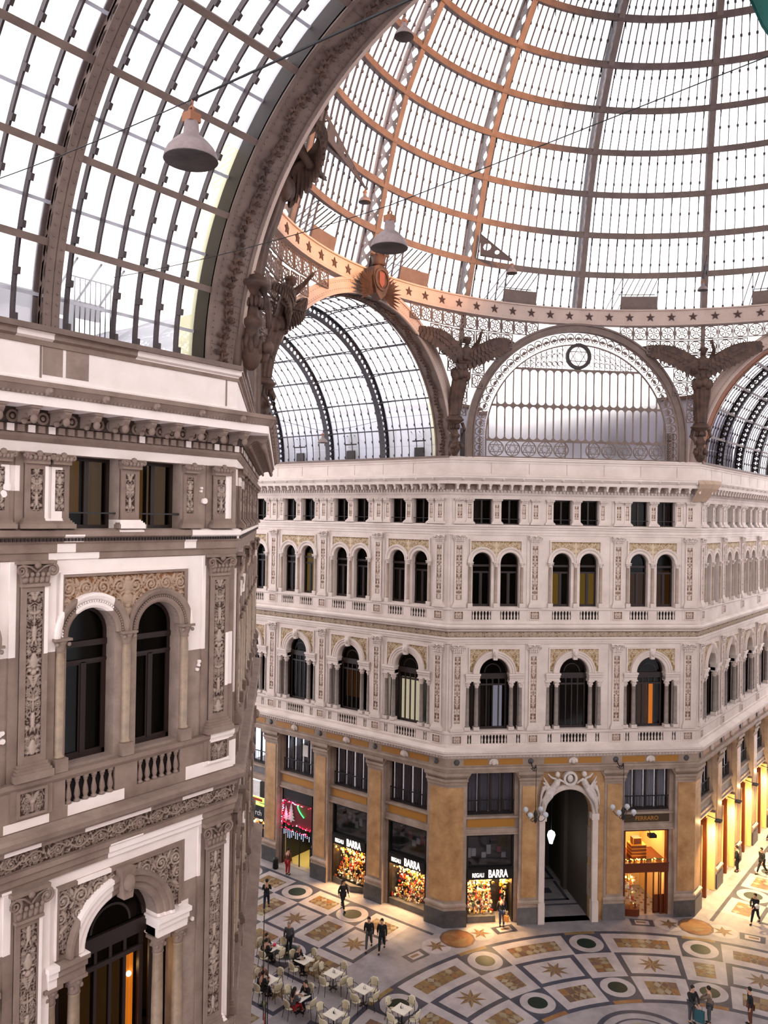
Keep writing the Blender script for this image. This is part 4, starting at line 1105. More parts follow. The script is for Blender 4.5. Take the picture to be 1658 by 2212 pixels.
def place_lamps():
    sh, inn, hk = lamp_meshes()
    L = [((.01, -25.62, 27.28), 1.0, 'large grey bell lamp hanging before the near left glass vault'),
         ((-.67, -21.07, 27.65), 1.0, 'grey bell lamp hanging in front of the carved crest'),
         ((-7.65, -11.49, 38.1), 1.0, 'grey bell lamp near the top edge beside the riveted arch'),
         ((-17.4, -1.45, 38.35), 1.0, 'small bell lamp on a pierced bracket above the crest'),
         ((-14.25, 7.29, 36.55), 1.0, 'small pale bell lamp on a bracket left of mid dome'),
         ((-6.63, 15.37, 36.28), .95, 'small pale bell lamp against the right dome rib'),
         ((-24.92, 4.14, 27.6), 1.0, 'tiny bell lamp hanging low inside the far left vault')]
    for p, s, lab in L:
        t = empty('hanging_lamp', p); t.scale = (s,)*3; tag(t, lab, 'lamp', 'grey bell lamps under the glass roof')
        link('lamp_shade', sh, t); link('reflector', inn, t); link('hook_box', hk, t)
    def cable(a, b, sag, lab, r=.012):
        a, b = Vector(a), Vector(b); q = MB(); n = 20
        q.tube([a.lerp(b, k/n)-Vector((0, 0, sag*4*(k/n)*(1-k/n))) for k in range(n+1)], r, 5)
        tag(q.build('cable', ['iron_black']), lab, 'cable', 'thin wires strung under the roof')
    cable((.01, -25.62, 27.97), (7.7, -25.4, 28.1), .0, 'taut wire rising right from the large near bell lamp', .014)
    cable((.01, -25.62, 27.97), (-7.6, -25.8, 28.3), .1, 'wire running left from the large near bell lamp', .008)
    cable((-.67, -21.07, 28.35), (7.7, -20.2, 29.6), .0, 'long thin wire rising right from the lamp before the crest', .009)
    cable((-.67, -21.07, 28.35), (-7.5, -21.6, 28.2), .1, 'thin wire running left from the lamp before the crest', .008)
    cable((-7.65, -11.49, 38.79), (-6.6, -15.9, 41.0), .0, 'short stay holding the lamp at the top edge', .03)
    cable((-24.92, 4.14, 28.3), (-22.9, 7.3, 29.2), .1, 'wire right of the tiny lamp in the far vault'); cable((-24.92, 4.14, 28.3), (-27.4, -7.2, 30.3), .2, 'wire left of the tiny lamp in the far vault')
    # pierced brackets of the dome lamps
    for root, tip, lab in ((pol(17.0, math.radians(202.5), 40.2), (-17.4, -1.45, 39.06), 'pierced triangular iron bracket holding the small lamp above the crest'),
                           (pol(17.1, math.radians(157.5), 38.4), (-14.25, 7.29, 37.26), 'pierced triangular iron bracket on the mid-left dome rib'),
                           (pol(17.2, math.radians(112.5), 38.0), (-6.63, 15.37, 36.98), 'short iron bracket on the right dome rib')):
        a, b = Vector(root), Vector(tip); d = b-a; H = d.z; Lb = math.hypot(d.x, d.y); q = MB()
        hs = []
        n = 2 if Lb < 3 else 4
        for k in range(n):
            u = (k+.7)/(n+1.2); hgt = (1-u)*.95; cz = H*u-.12*(1-u); R = hgt*.27
            hs.append([(Lb*u+R*1.1*cos(j*pi/4), cz+R*sin(j*pi/4)) for j in range(8)])
        q.holed([(0, -.75), (Lb, H-.03), (Lb, H+.03), (0, .35)], hs, -.02, .04, back=True)
        q.tube([(0, 0, .38), (Lb, 0, H+.03)], .035, 5); q.tube([(0, 0, -.78), (Lb, 0, H-.03)], .035, 5)
        o = q.build('lamp_bracket', ['steel_grey']); o.matrix_world = Matrix.Translation(a) @ Matrix.Rotation(math.atan2(d.y, d.x), 4, 'Z'); tag(o, lab, 'bracket')

def text_obj(s, size, mname, M, parent=None, bold=0, name='lettering', ext=.012, ax='CENTER', sx=1):
    cu = bpy.data.curves.new(name, 'FONT'); cu.body = s; cu.size = size; cu.extrude = ext; cu.offset = bold; cu.align_x = ax; cu.align_y = 'CENTER'
    cu.materials.append(MATS[mname]); o = bpy.data.objects.new(name, cu); COL.objects.link(o)
    o.parent = parent
    R = Matrix(((1, 0, 0, 0), (0, 0, -1, 0), (0, 1, 0, 0), (0, 0, 0, 1)))
    o.matrix_local = M @ R @ Matrix.Diagonal((sx, 1, 1, 1)); return o
for n_, c_, r_ in (('g_gold', (214, 150, 50), .25), ('g_red', (176, 34, 20), .35), ('g_cream', (250, 226, 170), .5), ('g_brown', (110, 56, 24), .5), ('g_green', (60, 84, 40), .5), ('g_silver', (220, 214, 205), .2), ('g_white', (238, 232, 226), .5)): mat(n_, c_, r_)
mat('g_bulb', (255, 190, 90), .5, emit=(255, 176, 70), estr=9)
def area(name, M, sx, sy, e, col, parent=None, spread=pi):
    l = bpy.data.lights.new(name, 'AREA'); l.shape = 'RECTANGLE'; l.size = sx; l.size_y = sy; l.energy = e; l.color = col; l.spread = spread
    o = bpy.data.objects.new(name, l); COL.objects.link(o); o.parent = parent; o.matrix_local = M; return o
def point(name, p, e, col, r=.06, parent=None):
    l = bpy.data.lights.new(name, 'POINT'); l.energy = e; l.color = col; l.shadow_soft_size = r
    o = bpy.data.objects.new(name, l); COL.objects.link(o); o.parent = parent; o.location = p; return o
def spot(name, p, d, e, col, ang, r=.05, parent=None):
    l = bpy.data.lights.new(name, 'SPOT'); l.energy = e; l.color = col; l.spot_size = ang; l.spot_blend = .6; l.shadow_soft_size = r
    o = bpy.data.objects.new(name, l); COL.objects.link(o); o.parent = parent
    o.matrix_local = Matrix.Translation(p) @ Vector(d).to_track_quat('-Z', 'Y').to_matrix().to_4x4(); return o
WARM = (1, .62, .27)
def goods(x0, x1, z0, z1, y0, y1, seed, n=420):
    rnd = random.Random(seed); q = MB(); sh = 5
    for r in range(sh+1):
        z = z0+(z1-z0)*r/(sh+.6); yy = y0+(y1-y0)*(r/(sh+1))
        for k in range(n//(sh+1)):
            x = rnd.uniform(x0+.05, x1-.05); y = yy+rnd.uniform(0, max(.05, y1-yy-.15)); z = z0+(z1-z0-.2)*min(1, max(0, (r+rnd.uniform(-.3, .5))/(sh+.6))) if r else z0; m = rnd.choice([0, 0, 0, 1, 1, 2, 2, 3, 4, 5, 5, 6, 7]); s = rnd.uniform(.03, .07); t = rnd.random()
            if m == 7: q.ball((x, y, z+.1+rnd.random()*.15), .022, 7, 6, 4)
            elif t < .45: q.lathe(x, y, [(s*.6, 0), (s, s*.6), (s*.9, s*1.6), (s*.35, s*2.4), (s*.5, s*3.2), (.002, s*3.3)], 8, m, z0=z)
            elif t < .75: q.ball((x, y, z+s), s, m, 8, 6)
            else: q.box(x-s, x+s, y-s*.6, y+s*.6, z, z+s*rnd.uniform(1.5, 3.5), m)
    for k in range(14): q.ball((x0+(x1-x0)*(k+.5)/14, y0+.05+rnd.random()*.2, z1-.1-rnd.random()*.25), rnd.uniform(.05, .09), rnd.choice([0, 2, 0, 7]), 8, 6)
    return q.mesh('shop_goods', ['g_gold', 'g_red', 'g_cream', 'g_brown', 'g_green', 'g_silver', 'g_white', 'g_bulb'])
def floodlight(M, x, lab, z=5.02, on=False):
    q = MB(); q.box(-.22, .22, -.55, -.2, -.12, .06); q.tube([(0, -.3, .0), (0, .1, .12)], .03, 5)
    o = q.build('floodlight', ['shop_black']); o.matrix_world = M @ Matrix.Translation((x, -.05, z)); return tag(o, lab, 'floodlight')
def barra_shop(M, c, lab, seed, door=False, bay=False):
    t = empty('shop_front'); t.matrix_world = M @ Matrix.Translation((c, 0, 0)); tag(t, lab, 'shop front', 'black gift shop fronts with lit signs')
    q = MB(); q.box(-1.4, -1.3, .3, .6, .02, 5.1); q.box(1.3, 1.4, .3, .6, .02, 5.1); q.box(-1.4, 1.4, .3, .6, 4.98, 5.1); q.box(-1.4, 1.4, .28, .6, 2.5, 3.2); q.box(-1.4, 1.4, .5, .56, 3.2, 3.3)
    q.box(-1.4, 1.4, 1.6, 1.66, 0, 5.1); q.box(-1.4, -1.36, .6, 1.6, 0, 5.1); q.box(1.36, 1.4, .6, 1.6, 0, 5.1); q.box(-1.4, 1.4, .6, 1.6, 2.55, 3.15); q.box(-1.4, 1.4, .6, 1.6, 5.0, 5.1)
    q.build('shop_frame', ['shop_black'], t)
    q = MB(); x1 = .35 if door else 1.3
    q.box(-1.3, x1, .3, .6, .02, .38); q.build('stall_riser', ['black_base'], t)
    g = MB()
    if bay: g.prism([(0, 0)], 0, 0) if False else g.add([(-1.3, .45, .4), (.45, -.05, .4), (1.3, .35, .4), (-1.3, .45, 2.5), (.45, -.05, 2.5), (1.3, .35, 2.5)], [(0, 1, 4, 3), (1, 2, 5, 4)])
    else: g.box(-1.3, x1, .44, .45, .4, 2.5)
    g.box(-1.3, 1.3, .44, .45, 3.3, 4.98); g.build('shop_pane', ['shop_glass'], t)
    if bay:
        q = MB(); q.add([(-1.3, .5, .02), (.45, -.07, .02), (1.3, .38, .02), (-1.3, .5, .38), (.45, -.07, .38), (1.3, .38, .38), (1.3, .6, .02), (-1.3, .6, .02), (1.3, .6, .38), (-1.3, .6, .38)], [(0, 1, 4, 3), (1, 2, 5, 4), (3, 4, 5, 8, 9), (0, 7, 6, 2, 1)]); q.build('bay_plinth', ['black_base'], t)
    mb = goods(-1.28, x1-.02, .42, 2.4, .52 if not bay else .3, 1.5, seed); o = link('shop_goods', mb, t); o['kind'] = 'stuff'
    if door:
        o = link('shop_goods', goods(.85, 1.28, .2, 2.2, .9, 1.5, seed+3, 60), t); o['kind'] = 'stuff'
    rnd = random.Random(seed)
    for k in range(8):
        x = -1.05+k*.3; z = rnd.uniform(3.32, 3.9); q = MB(); q.box(x-.13, x+.13, 1.2+.03*(k % 3), 1.3, z, z+rnd.uniform(.3, .6)); q.build('display_box', [rnd.choice(['curtain_grey', 'frame_brown', 'xmas_red', 'curtain_grey'])], t)
    q = MB(); q.box(-1.34, 1.34, .22, .3, 2.56, 3.12); sg = q.build('sign_board', ['shop_black'], t)
    text_obj('REGALI', .33, 'letters', Matrix.Translation((-.72, .2, 2.78)), sg, .006, 'sign_lettering', sx=.66)
    text_obj('BARRA', .62, 'letters', Matrix.Translation((.45, .2, 2.83)), sg, .014, 'sign_lettering', sx=.6)
    area('window_light', Matrix.Translation((-.1, .95, 2.48)), 2.2, .5, 150, WARM, t)
    spot('front_light', (-.1, .05, 2.42), (0, -.42, -1), 420, WARM, 1.5, .08, t)
    return t
def warm_shop(M, c, lab):
    t = empty('shop_front'); t.matrix_world = M @ Matrix.Translation((c, 0, 0)); tag(t, lab, 'shop front')
    q = MB(); q.box(-1.4, -1.28, .3, .6, .02, 5.1); q.box(1.28, 1.4, .3, .6, .02, 5.1); q.box(-1.4, 1.4, .3, .6, 4.98, 5.1); q.box(-1.4, 1.4, .25, .55, 2.55, 3.05); q.box(-1.4, 1.4, .2, .6, 3.05, 3.12)
    q.box(.05, .15, .45, .55, .02, 2.55); q.box(.55, 1.28, .5, .56, .02, 1.1); q.frame(.55, .95, .02, 2.55, .07, .5, .56); q.frame(.93, 1.28, .02, 2.55, .07, .35, .42)
    q.build('shop_frame', ['shop_brown'], t)
    q = MB(); q.box(-1.4, 1.4, 4.2, 4.3, 0, 5.1, 0); q.box(-1.45, -1.4, .6, 4.3, 0, 5.1, 0); q.box(1.4, 1.45, .6, 4.3, 0, 5.1, 0); q.box(-1.4, 1.4, .6, 4.3, 5.05, 5.1, 0); q.box(-1.4, 1.4, .55, 2.6, 3.0, 3.08, 1)
    for i in range(12):
        for k in range(8):
            if (i+k) % 2: q.box(-1.2+k*.32, -1.06+k*.32, .6+i*.3, .75+i*.3, .0, .012, 1)
    for i in range(9): q.box(-.05+.12*(i % 2), .25+.12*(i % 2), 4.17, 4.2, .3+i*.24, .42+i*.24, 1)
    q.build('shop_interior', ['shop_cream', 'shop_brown'], t)
    q = MB(); n = 12      # rounded display case
    P = [(-1.28, .3)]+[(-.62+.34*sin(pi*k/(2*n))-.0, .15+.45*(1-cos(pi*k/(2*n)))) for k in range(n+1)]
    vs = [(x, y, .45) for x, y in P]+[(x, y, 2.5) for x, y in P]; m = len(P)
    q.add(vs, [(i, i+1, i+1+m, i+m) for i in range(m-1)]); q.build('shop_pane', ['shop_glass'], t)
    q = MB(); q.add([(x, y, .02) for x, y in P]+[(x, y, .42) for x, y in P]+[(-1.28, .9, .42), (-.28, .9, .42)], [(i, i+1, i+1+m, i+m) for i in range(m-1)]+[tuple(range(m, 2*m))+(2*m+1, 2*m)]); q.build('stall_riser', ['shop_brown'], t)
    o = link('shop_goods', goods(-1.25, -.4, .44, 2.3, .45, .9, 77, 60), t); o['kind'] = 'stuff'
    area('shop_light', Matrix.Translation((.2, 2.2, 4.9)), 1.8, 2, 80, (1, .62, .27), t)
    point('mezzanine_light', (.0, .5, 4.85), 22, (1, .6, .25), .05, t); point('door_light', (.3, 1.2, 2.4), 60, (1, .66, .3), .05, t)
    q = MB()      # hamper stack on the shelf
    for k in range(4): q.box(-.62, .3, .9, 1.6, 3.1+k*.2, 3.28+k*.2, 0); q.box(-.64, .32, .88, 1.62, 3.27+k*.2, 3.3+k*.2, 1)
    o = q.build('hamper', ['g_brown', 'g_gold']); o.matrix_world = M @ Matrix.Translation((c, 0, 0)); tag(o, 'large square wicker trunk on the shelf above the warm shop door', 'trunk')
    q = MB(); q.box(-.5, 0, .95, 1.4, 3.92, 4.3, 0); q.frame(-.52, .02, 3.9, 4.32, .04, .93, .97, 1)
    o = q.build('hamper_small', ['g_brown', 'g_gold']); o.matrix_world = M @ Matrix.Translation((c, 0, 0)); tag(o, 'small square basket standing on the wicker trunk', 'basket')
    q = MB(); rnd = random.Random(5)
    for k in range(60): q.ball((-1.2+k*.04, .5+rnd.random()*.12, 3.16+rnd.random()*.05), rnd.uniform(.025, .05), rnd.choice([0, 1, 0]), 6, 4)
    o = q.build('garland', ['g_green', 'g_bulb']); o.matrix_world = M @ Matrix.Translation((c, 0, 0)); tag(o, 'green garland with tiny lights along the shelf edge', 'garland', kind='stuff')
    return t
mat('xmas_red', (96, 20, 26), .6); mat('led_red', (255, 40, 70), .5, emit=(255, 26, 60), estr=4); mat('led_blue', (190, 205, 255), .5, emit=(170, 190, 255), estr=4); mat('neon_green', (60, 255, 110), .5, emit=(40, 255, 90), estr=4); mat('tree_silver', (190, 192, 198), .5)
mat('sign_green', (170, 200, 90), .5, emit=(170, 210, 90), estr=.8); mat('lamp_white', (255, 255, 255), .5, emit=(255, 250, 240), estr=8)
def xmas_shop(M, c, lab):
    t = empty('shop_front'); t.matrix_world = M @ Matrix.Translation((c, 0, 0)); tag(t, lab, 'shop front')
    q = MB(); q.box(-1.4, -1.3, .3, .5, .02, 5.1); q.box(1.3, 1.4, .3, .5, .02, 5.1); q.box(-1.4, 1.4, .3, .5, 4.3, 5.1); q.box(-1.4, 1.4, 3.4, 3.5, 0, 5.1); q.box(-1.45, -1.4, .5, 3.5, 0, 5.1); q.box(1.4, 1.45, .5, 3.5, 0, 5.1)
    q.box(-.02, .04, .5, .56, .02, 2.6); q.box(.5, .55, 1.0, 1.05, .02, 2.4); q.box(-1.4, 1.4, .5, 3.5, 2.6, 2.7); q.build('shop_frame', ['shop_black'], t)
    q = MB(); q.box(-1.4, 1.4, .5, 3.4, 0.0, .012); q.build('shop_interior', ['wall_yellow'], t)
    q = MB(); q.box(-1.3, 1.3, .26, .32, 2.75, 4.3); b = q.build('banner', ['xmas_red'], t)
    for x, s in ((-.95, .8), (-.5, 1.0)):
        q = MB(); P = [(-.06, 0), (.06, 0), (.06, .12)]
        for k in range(5): w = .34-.06*k; P += [(w, .14+k*.2), (w*.45, .3+k*.2)]
        P += [(0, 1.25)]; P += [(-x_, z_) for x_, z_ in reversed(P[2:-1])]
        q.prism([(x+px*s, 2.95+pz*s) for px, pz in P], .2, .25); q.build('tree_cutout', ['tree_silver'], b)
    q = MB(); q.tube([(.1+.9*(1-cos(k*.12)), .2, 4.2-.07*k) for k in range(11)], .03, 5); q.build('neon_arc', ['neon_green'], b)
    q = MB(); rnd = random.Random(8)
    for k in range(70):
        x = rnd.uniform(-1.3, 1.3); z = rnd.choice([4.25, 2.8, 2.45])+rnd.uniform(-.07, .07); q.ball((x, .18, z), .028, rnd.choice([0, 0, 0, 1]), 6, 4)
    for k in range(26): q.ball((-1.28+rnd.uniform(-.05, .12), .18, 2.7+k*.062), .028, rnd.choice([0, 0, 1]), 6, 4)
    for k in range(14):
        for j in range(rnd.randint(2, 6)): q.ball((-1.1+k*.175, .2, 2.35-j*.09), .02, 1, 6, 4)
    o = q.build('light_string', ['led_red', 'led_blue'], t); o['kind'] = 'stuff'
    area('shop_light', Matrix.Translation((0, 2, 2.55)), 2, 2, 50, (1, .95, .62), t); point('red_glow', (-.9, .0, 3.4), 6, (1, .1, .2), .1, t)
def lit_shop(M, c, lab):
    t = empty('shop_front'); t.matrix_world = M @ Matrix.Translation((c, 0, 0)); tag(t, lab, 'shop front')
    q = MB(); q.box(-1.4, 1.4, 2.5, 2.6, 0, 5.1); q.box(-1.4, 1.4, .5, .56, 2.3, 3.2); q.box(-1.4, -1.3, .4, .6, 0, 5.1); q.box(1.3, 1.4, .4, .6, 0, 5.1); q.build('shop_frame', ['shop_black'], t)
    q = MB(); q.box(-1.2, 1.3, .3, .4, 3.3, 3.42); q.box(-1.0, 1.25, .35, .4, 3.5, 3.85); q.build('sign_board', ['sign_green'], t)
    q = MB(); q.box(-.3, 1.1, .33, .345, 3.58, 3.76); q.build('sign_inset', ['g_red'], t)
    q = MB(); q.box(-.6, .6, .6, .7, 4.85, 4.95); q.build('tube_lamp', ['lamp_white'], t)
    text_obj('rch', .5, 'curtain_pale', Matrix.Translation((.6, .48, 2.7)), t, .01, 'sign_lettering')
    o = link('shop_goods', goods(-1.2, 1.2, .3, 2.2, .6, 2, 31, 120), t); o['kind'] = 'stuff'
    area('shop_light', Matrix.Translation((0, 1.2, 4.8)), 2, 1, 90, (1, .95, .6), t)
def jamb_shop(M, c, lab, dark=False):
    t = empty('shop_front'); t.matrix_world = M @ Matrix.Translation((c, 0, 0)); tag(t, lab, 'shop front', 'shops in the right-hand arm with lamp-lit jambs')
    q = MB(); q.box(-1.4, 1.4, 1.3, 1.4, 0, 5.1); q.box(-1.4, 1.4, .3, 1.4, 5.0, 5.1); q.box(-.09, .09, .1, .9, .02, 4.9); q.box(-1.36, -1.26, .55, .7, 0, 5); q.box(1.26, 1.36, .55, .7, 0, 5); q.build('shop_frame', ['shop_brown'], t)
    q = MB(); q.box(-1.4, -1.3, -.0, .55, .02, 4.9); q.box(1.3, 1.4, -.0, .55, .02, 4.9); q.box(-1.3, 1.3, .9, .95, .02, 4.9); q.build('jamb_lining', ['shop_cream'], t)
    q = MB(); q.box(-.25, .25, -.75, -.4, 4.88, 4.98); q.tube([(0, -.5, 4.98), (0, .1, 5.1)], .03, 5); q.build('arm_lamp', ['steel_dark'], t)
    spot('lamp_beam', (0, -.55, 4.84), (0, .1, -2), 1500, (1, .70, .32), 2.5, .08, t)
    point('jamb_light', (0, -.2, 4.6), 70, (1, .68, .3), .05, t)
    return t

def street_chandelier(M, x, lab):
    t = empty('wall_chandelier'); t.matrix_world = M @ Matrix.Translation((x, -1.15, 0)); tag(t, lab, 'lamp', 'four-globe iron lamps hung beside the portal')
    q = MB(); q.tube([(0, 1.05, 9.35), (0, .6, 9.1), (0, .25, 9.2), (0, .05, 9.45), (0, 0, 9.3)], .03, 6); q.ring(0, 9.15, [(.1, .3), (.1, .33), (.13, .33), (.13, .3)], 0, 2*pi, 12); q.tube([(0, 1.05, 9.0), (0, .5, 9.0), (0, .1, 9.3)], .02, 5)
    q.build('wall_bracket', ['iron_dark'], t)
    q = MB(); q.tube([(0, 0, 9.3), (0, 0, 6.95)], .018, 5); q.build('drop_rod', ['iron_black'], t)
    q = MB(); q.lathe(0, 0, [(.02, 6.2), (.1, 6.35), (.06, 6.5), (.12, 6.7), (.04, 6.95)], 10)
    for k in range(4):
        a = pi/4+k*pi/2; P = []
        for i in range(9): u = i/8; P.append((.62*u*cos(a), .62*u*sin(a), 6.6-.25*sin(pi*u)+.05*u))
        q.tube(P, .02, 5)
    q.build('arms', ['iron_dark'], t)
    for k in range(4):
        a = pi/4+k*pi/2; g = MB(); g.ball((.62*cos(a), .62*sin(a), 6.82), .155, n=14, k=10); g.lathe(.62*cos(a), .62*sin(a), [(.05, 6.62), (.07, 6.68)], 8); g.build('globe', ['curtain_pale'], t)
# ------------------------------------------------------------------ floor with inlaid marbles
for n_, a_, b_, r_ in (('fl_white', (152, 143, 144), (128, 121, 124), .42), ('fl_pale', (172, 161, 160), (150, 141, 142), .42), ('fl_blue', (74, 72, 82), (58, 58, 68), .4), ('fl_green', (36, 47, 40), (28, 36, 32), .4), ('fl_ochre', (136, 112, 78), (112, 88, 58), .4), ('fl_brown', (92, 72, 62), (112, 88, 74), .4), ('fl_rose', (116, 76, 50), (140, 106, 70), .4), ('fl_tan', (150, 138, 116), (126, 114, 94), .4)):
    mat(n_, a_, r_, col2=b_, scale=1.1, detail=8, spec=.07)
FM = ['fl_white', 'fl_pale', 'fl_blue', 'fl_green', 'fl_ochre', 'fl_brown', 'fl_rose', 'fl_tan']
WH, PA, BL, GR, OC, BR, RO, TA = range(8)
def build_floor():
    q = MB(); q.add([(-50, -34, 0), (22, -34, 0), (22, 50, 0), (-50, 50, 0)], [(0, 1, 2, 3)], WH)
    def poly(P, lv, m): q.add([(x, y, lv*.003) for x, y in P], [tuple(range(len(P)))], m)
    def disc(c, r0, r1, lv, m, n=28):
        if r0 <= 0: poly([(c[0]+r1*cos(2*pi*k/n), c[1]+r1*sin(2*pi*k/n)) for k in range(n)], lv, m)
        else:
            vs = [(c[0]+r*cos(2*pi*k/n), c[1]+r*sin(2*pi*k/n), lv*.003) for r in (r0, r1) for k in range(n)]
            q.add(vs, [(k, n+k, n+(k+1) % n, (k+1) % n) for k in range(n)], m)
    def star(c, r, rot, lv, n=8, cols=(OC, BR)):
        for k in range(n):
            a = rot+2*pi*k/n; p = (c[0]+r*cos(a), c[1]+r*sin(a))
            for s in (-1, 1):
                b = a+s*pi/n; rr = r*.42; poly([c, p, (c[0]+rr*cos(b), c[1]+rr*sin(b))][::(1 if s > 0 else -1)], lv, cols[0] if s > 0 else cols[1])
    # cell helpers through a mapping (u,v in 0..1 -> xy)
    def cellpoly(mp, P, lv, m): poly([mp(u, v) for u, v in P], lv, m)
    def sub(mp, u0, u1, v0, v1, lv, m, n=1):
        P = [(u0+(u1-u0)*k/n, v0) for k in range(n+1)]+[(u0+(u1-u0)*k/n, v1) for k in range(n, -1, -1)]; cellpoly(mp, P, lv, m)
    def checker(mp, u0, u1, v0, v1, nu, nv, lv, rnd):
        for i in range(nu):
            for j in range(nv):
                a, b = u0+(u1-u0)*i/nu, u0+(u1-u0)*(i+1)/nu; c, d = v0+(v1-v0)*j/nv, v0+(v1-v0)*(j+1)/nv; m, n_ = (a+b)/2, (c+d)/2
                sub(mp, a, b, c, d, lv, BR if (i+j) % 2 else OC)
                cellpoly(mp, [(a, n_), (m, c), (b, n_), (m, d)], lv+1, rnd.choice([TA, TA, OC, BR, RO]))
    rnd = random.Random(6)
    # octagon: polar pattern
    def pm(a0, a1, r0, r1):
        def f(u, v): a = a0+(a1-a0)*u; r = r0+(r1-r0)*v; return (r*cos(a), r*sin(a))
        return f
    D = math.radians
    full = pm(0, 2*pi, 0, 1)
    for r0, r1, m in ((16.68, 16.95, BL), (10.15, 10.42, BL)): sub(pm(0, 2*pi, r0, r1), 0, 1, 0, 1, 1, m, 96) if False else disc((0, 0), r0, r1, 1, m, 128)
    h = 4.0
    for k in range(16):
        az = k*22.5
        # ring cells
        for (r0, r1), rc, hh in (((14.7, 16.68), 15.7, 3.95), ((10.42, 12.42), 11.5, 4.9)):
            m_ = pm(D(az-hh), D(az+hh), r0, r1); sub(m_, 0, 1, 0, 1, 1, BL, 4); c = (rc*cos(D(az)), rc*sin(D(az))); R = .93 if rc > 13 else .86
            disc(c, 0, R, 2, PA); disc(c, 0, R*.56, 3, GR); disc(c, 0, R*.0001+.0001, 4, GR, 3)
        sub(pm(D(az-3.0), D(az+3.0), 16.68, 16.95), 0, 1, 0, 1, 2, OC, 4); sub(pm(D(az-4), D(az+4), 10.15, 10.42), 0, 1, 0, 1, 2, RO, 4)
        # wide outer cells with chequer
        m_ = pm(D(az+3.95), D(az+22.5-3.95), 14.7, 16.68); sub(m_, 0, 1, 0, 1, 1, PA, 6); checker(m_, .14, .86, .26, .74, 7, 2, 2, rnd)
        # middle band: narrow chequer cell, wide star cell
        m_ = pm(D(az-4.4), D(az+4.4), 12.42, 14.7); sub(m_, 0, 1, 0, 1, 1, PA, 4); checker(m_, .26, .74, .2, .8, 2, 4, 2, rnd)
        m_ = pm(D(az+4.4), D(az+22.5-4.4), 12.42, 14.7); sub(m_, 0, 1, 0, 1, 1, BL, 6); sub(m_, .09, .91, .12, .88, 2, PA, 6)
        c = m_(.5, .5); star(c, .78, D(az+11.25), 3)
        # inner wide cells
        m_ = pm(D(az+4.9), D(az+22.5-4.9), 10.42, 12.42); sub(m_, 0, 1, 0, 1, 1, PA, 6); checker(m_, .2, .8, .22, .78, 4, 2, 2, rnd)
        # great inner circles
        if k % 2 == 0:
            A = D(az-11.25+22.5*.5+ (0)); c = (7.4*cos(D(az+3)), 7.4*sin(D(az+3))); disc(c, 2.0, 2.25, 1, BL, 48); disc(c, 0, 1.25, 1, TA, 36); star(c, 1.1, D(az), 2)
            disc(c, 1.5, 1.6, 2, BL, 40)
    disc((0, 0), 4.2, 4.5, 1, BL, 64)
    star((0, 0), 3.8, 0, 1, 16)
    # corner medallions outside the ring
    for k in range(8):
        az = 22.5+45*k; c = (18.25*cos(D(az)), 18.25*sin(D(az)))
        disc(c, 0, 1.0, 3, BR, 12); disc(c, 0, .88, 4, RO, 10); poly([(c[0]+.6*cos(D(az)+t), c[1]+.6*sin(D(az)+t)) for t in (pi/2+.3, pi, 3*pi/2-.3)], 5, OC)
        for s in (-1, 1):
            b = az+s*4.6; c2 = (18.2*cos(D(b)), 18.2*sin(D(b))); disc(c2, 0, .8, 1, PA); star(c2, .6, D(az), 2, 6, (BR, OC))
            mm = pm(D(az+s*7.3), D(az+s*11.5), 17.7, 18.5); P = [(0, 0), (1, 0), (1, 1), (0, 1)]
            P = P if s > 0 else P[::-1]
            cellpoly(mm, P, 1, BL); cellpoly(mm, [(.2+.6*u, .2+.6*v) for u, v in P], 2, PA); cellpoly(mm, [(.35+.4*u, .4+.25*v) for u, v in P], 3, BR)
    # straight arms
    def arm(org, U, V, n):      # U: along the arm away from the dome, V: across
        def mapper(u0, u1, v0, v1):
            def f(u, v):
                a = u0+(u1-u0)*u; b = v0+(v1-v0)*v; return (org[0]+U[0]*a+V[0]*b, org[1]+U[1]*a+V[1]*b)
            return f
        flip = (U[0]*V[1]-U[1]*V[0]) < 0
        nonlocal_poly = poly
        for b0, b1 in ((-6.6, -6.38), (6.38, 6.6)): sub2(mapper(0, 4.45*n+1, b0, b1), flip, BL, 1)
        for b0, b1 in ((-4.4, -6.38), (6.38, 4.4)): pass
        for i in range(n):
            s = 4.45*i+1.55
            for sg in (-1, 1):
                # star cells then ring cells
                a0, a1, a2 = s, s+2.4, s+4.45
                def cell(x0, x1, y0, y1): return mapper(x0, x1, sg*y0, sg*y1)
                fl = flip != (sg < 0)
                m_ = cell(a0, a1, 4.4, 6.38); sub2(m_, fl, PA, 1); chk2(m_, fl, .16, .84, .24, .76, 4, 2)
                m_ = cell(a1, a2, 4.4, 6.38); sub2(m_, fl, BL, 1); c = m_(.5, .5); disc(c, 0, .95, 2, PA); disc(c, 0, .55, 3, GR)
                m_ = cell(a0, a1, 1.4, 4.4); sub2(m_, fl, BL, 1); sub2(m_, fl, PA, 2, .1, .9, .08, .92); star(m_(.5, .5), .78, .4, 3)
                m_ = cell(a1, a2, 1.4, 4.4); sub2(m_, fl, PA, 1); chk2(m_, fl, .24, .76, .16, .84, 2, 6)
            m_ = mapper(s, s+2.4, -1.4, 1.4); sub2(m_, flip, PA, 1); chk2(m_, flip, .18, .82, .2, .8, 4, 4)
            m_ = mapper(s+2.4, s+4.45, -1.4, 1.4); sub2(m_, flip, BL, 1); c = m_(.5, .5); disc(c, 0, 1.0, 2, PA); disc(c, 0, .8, 3, BL); disc(c, 0, .66, 4, GR)
    def sub2(mp, fl, m, lv, u0=0, u1=1, v0=0, v1=1):
        P = [(u0, v0), (u1, v0), (u1, v1), (u0, v1)]; cellpoly(mp, P[::-1] if fl else P, lv, m)
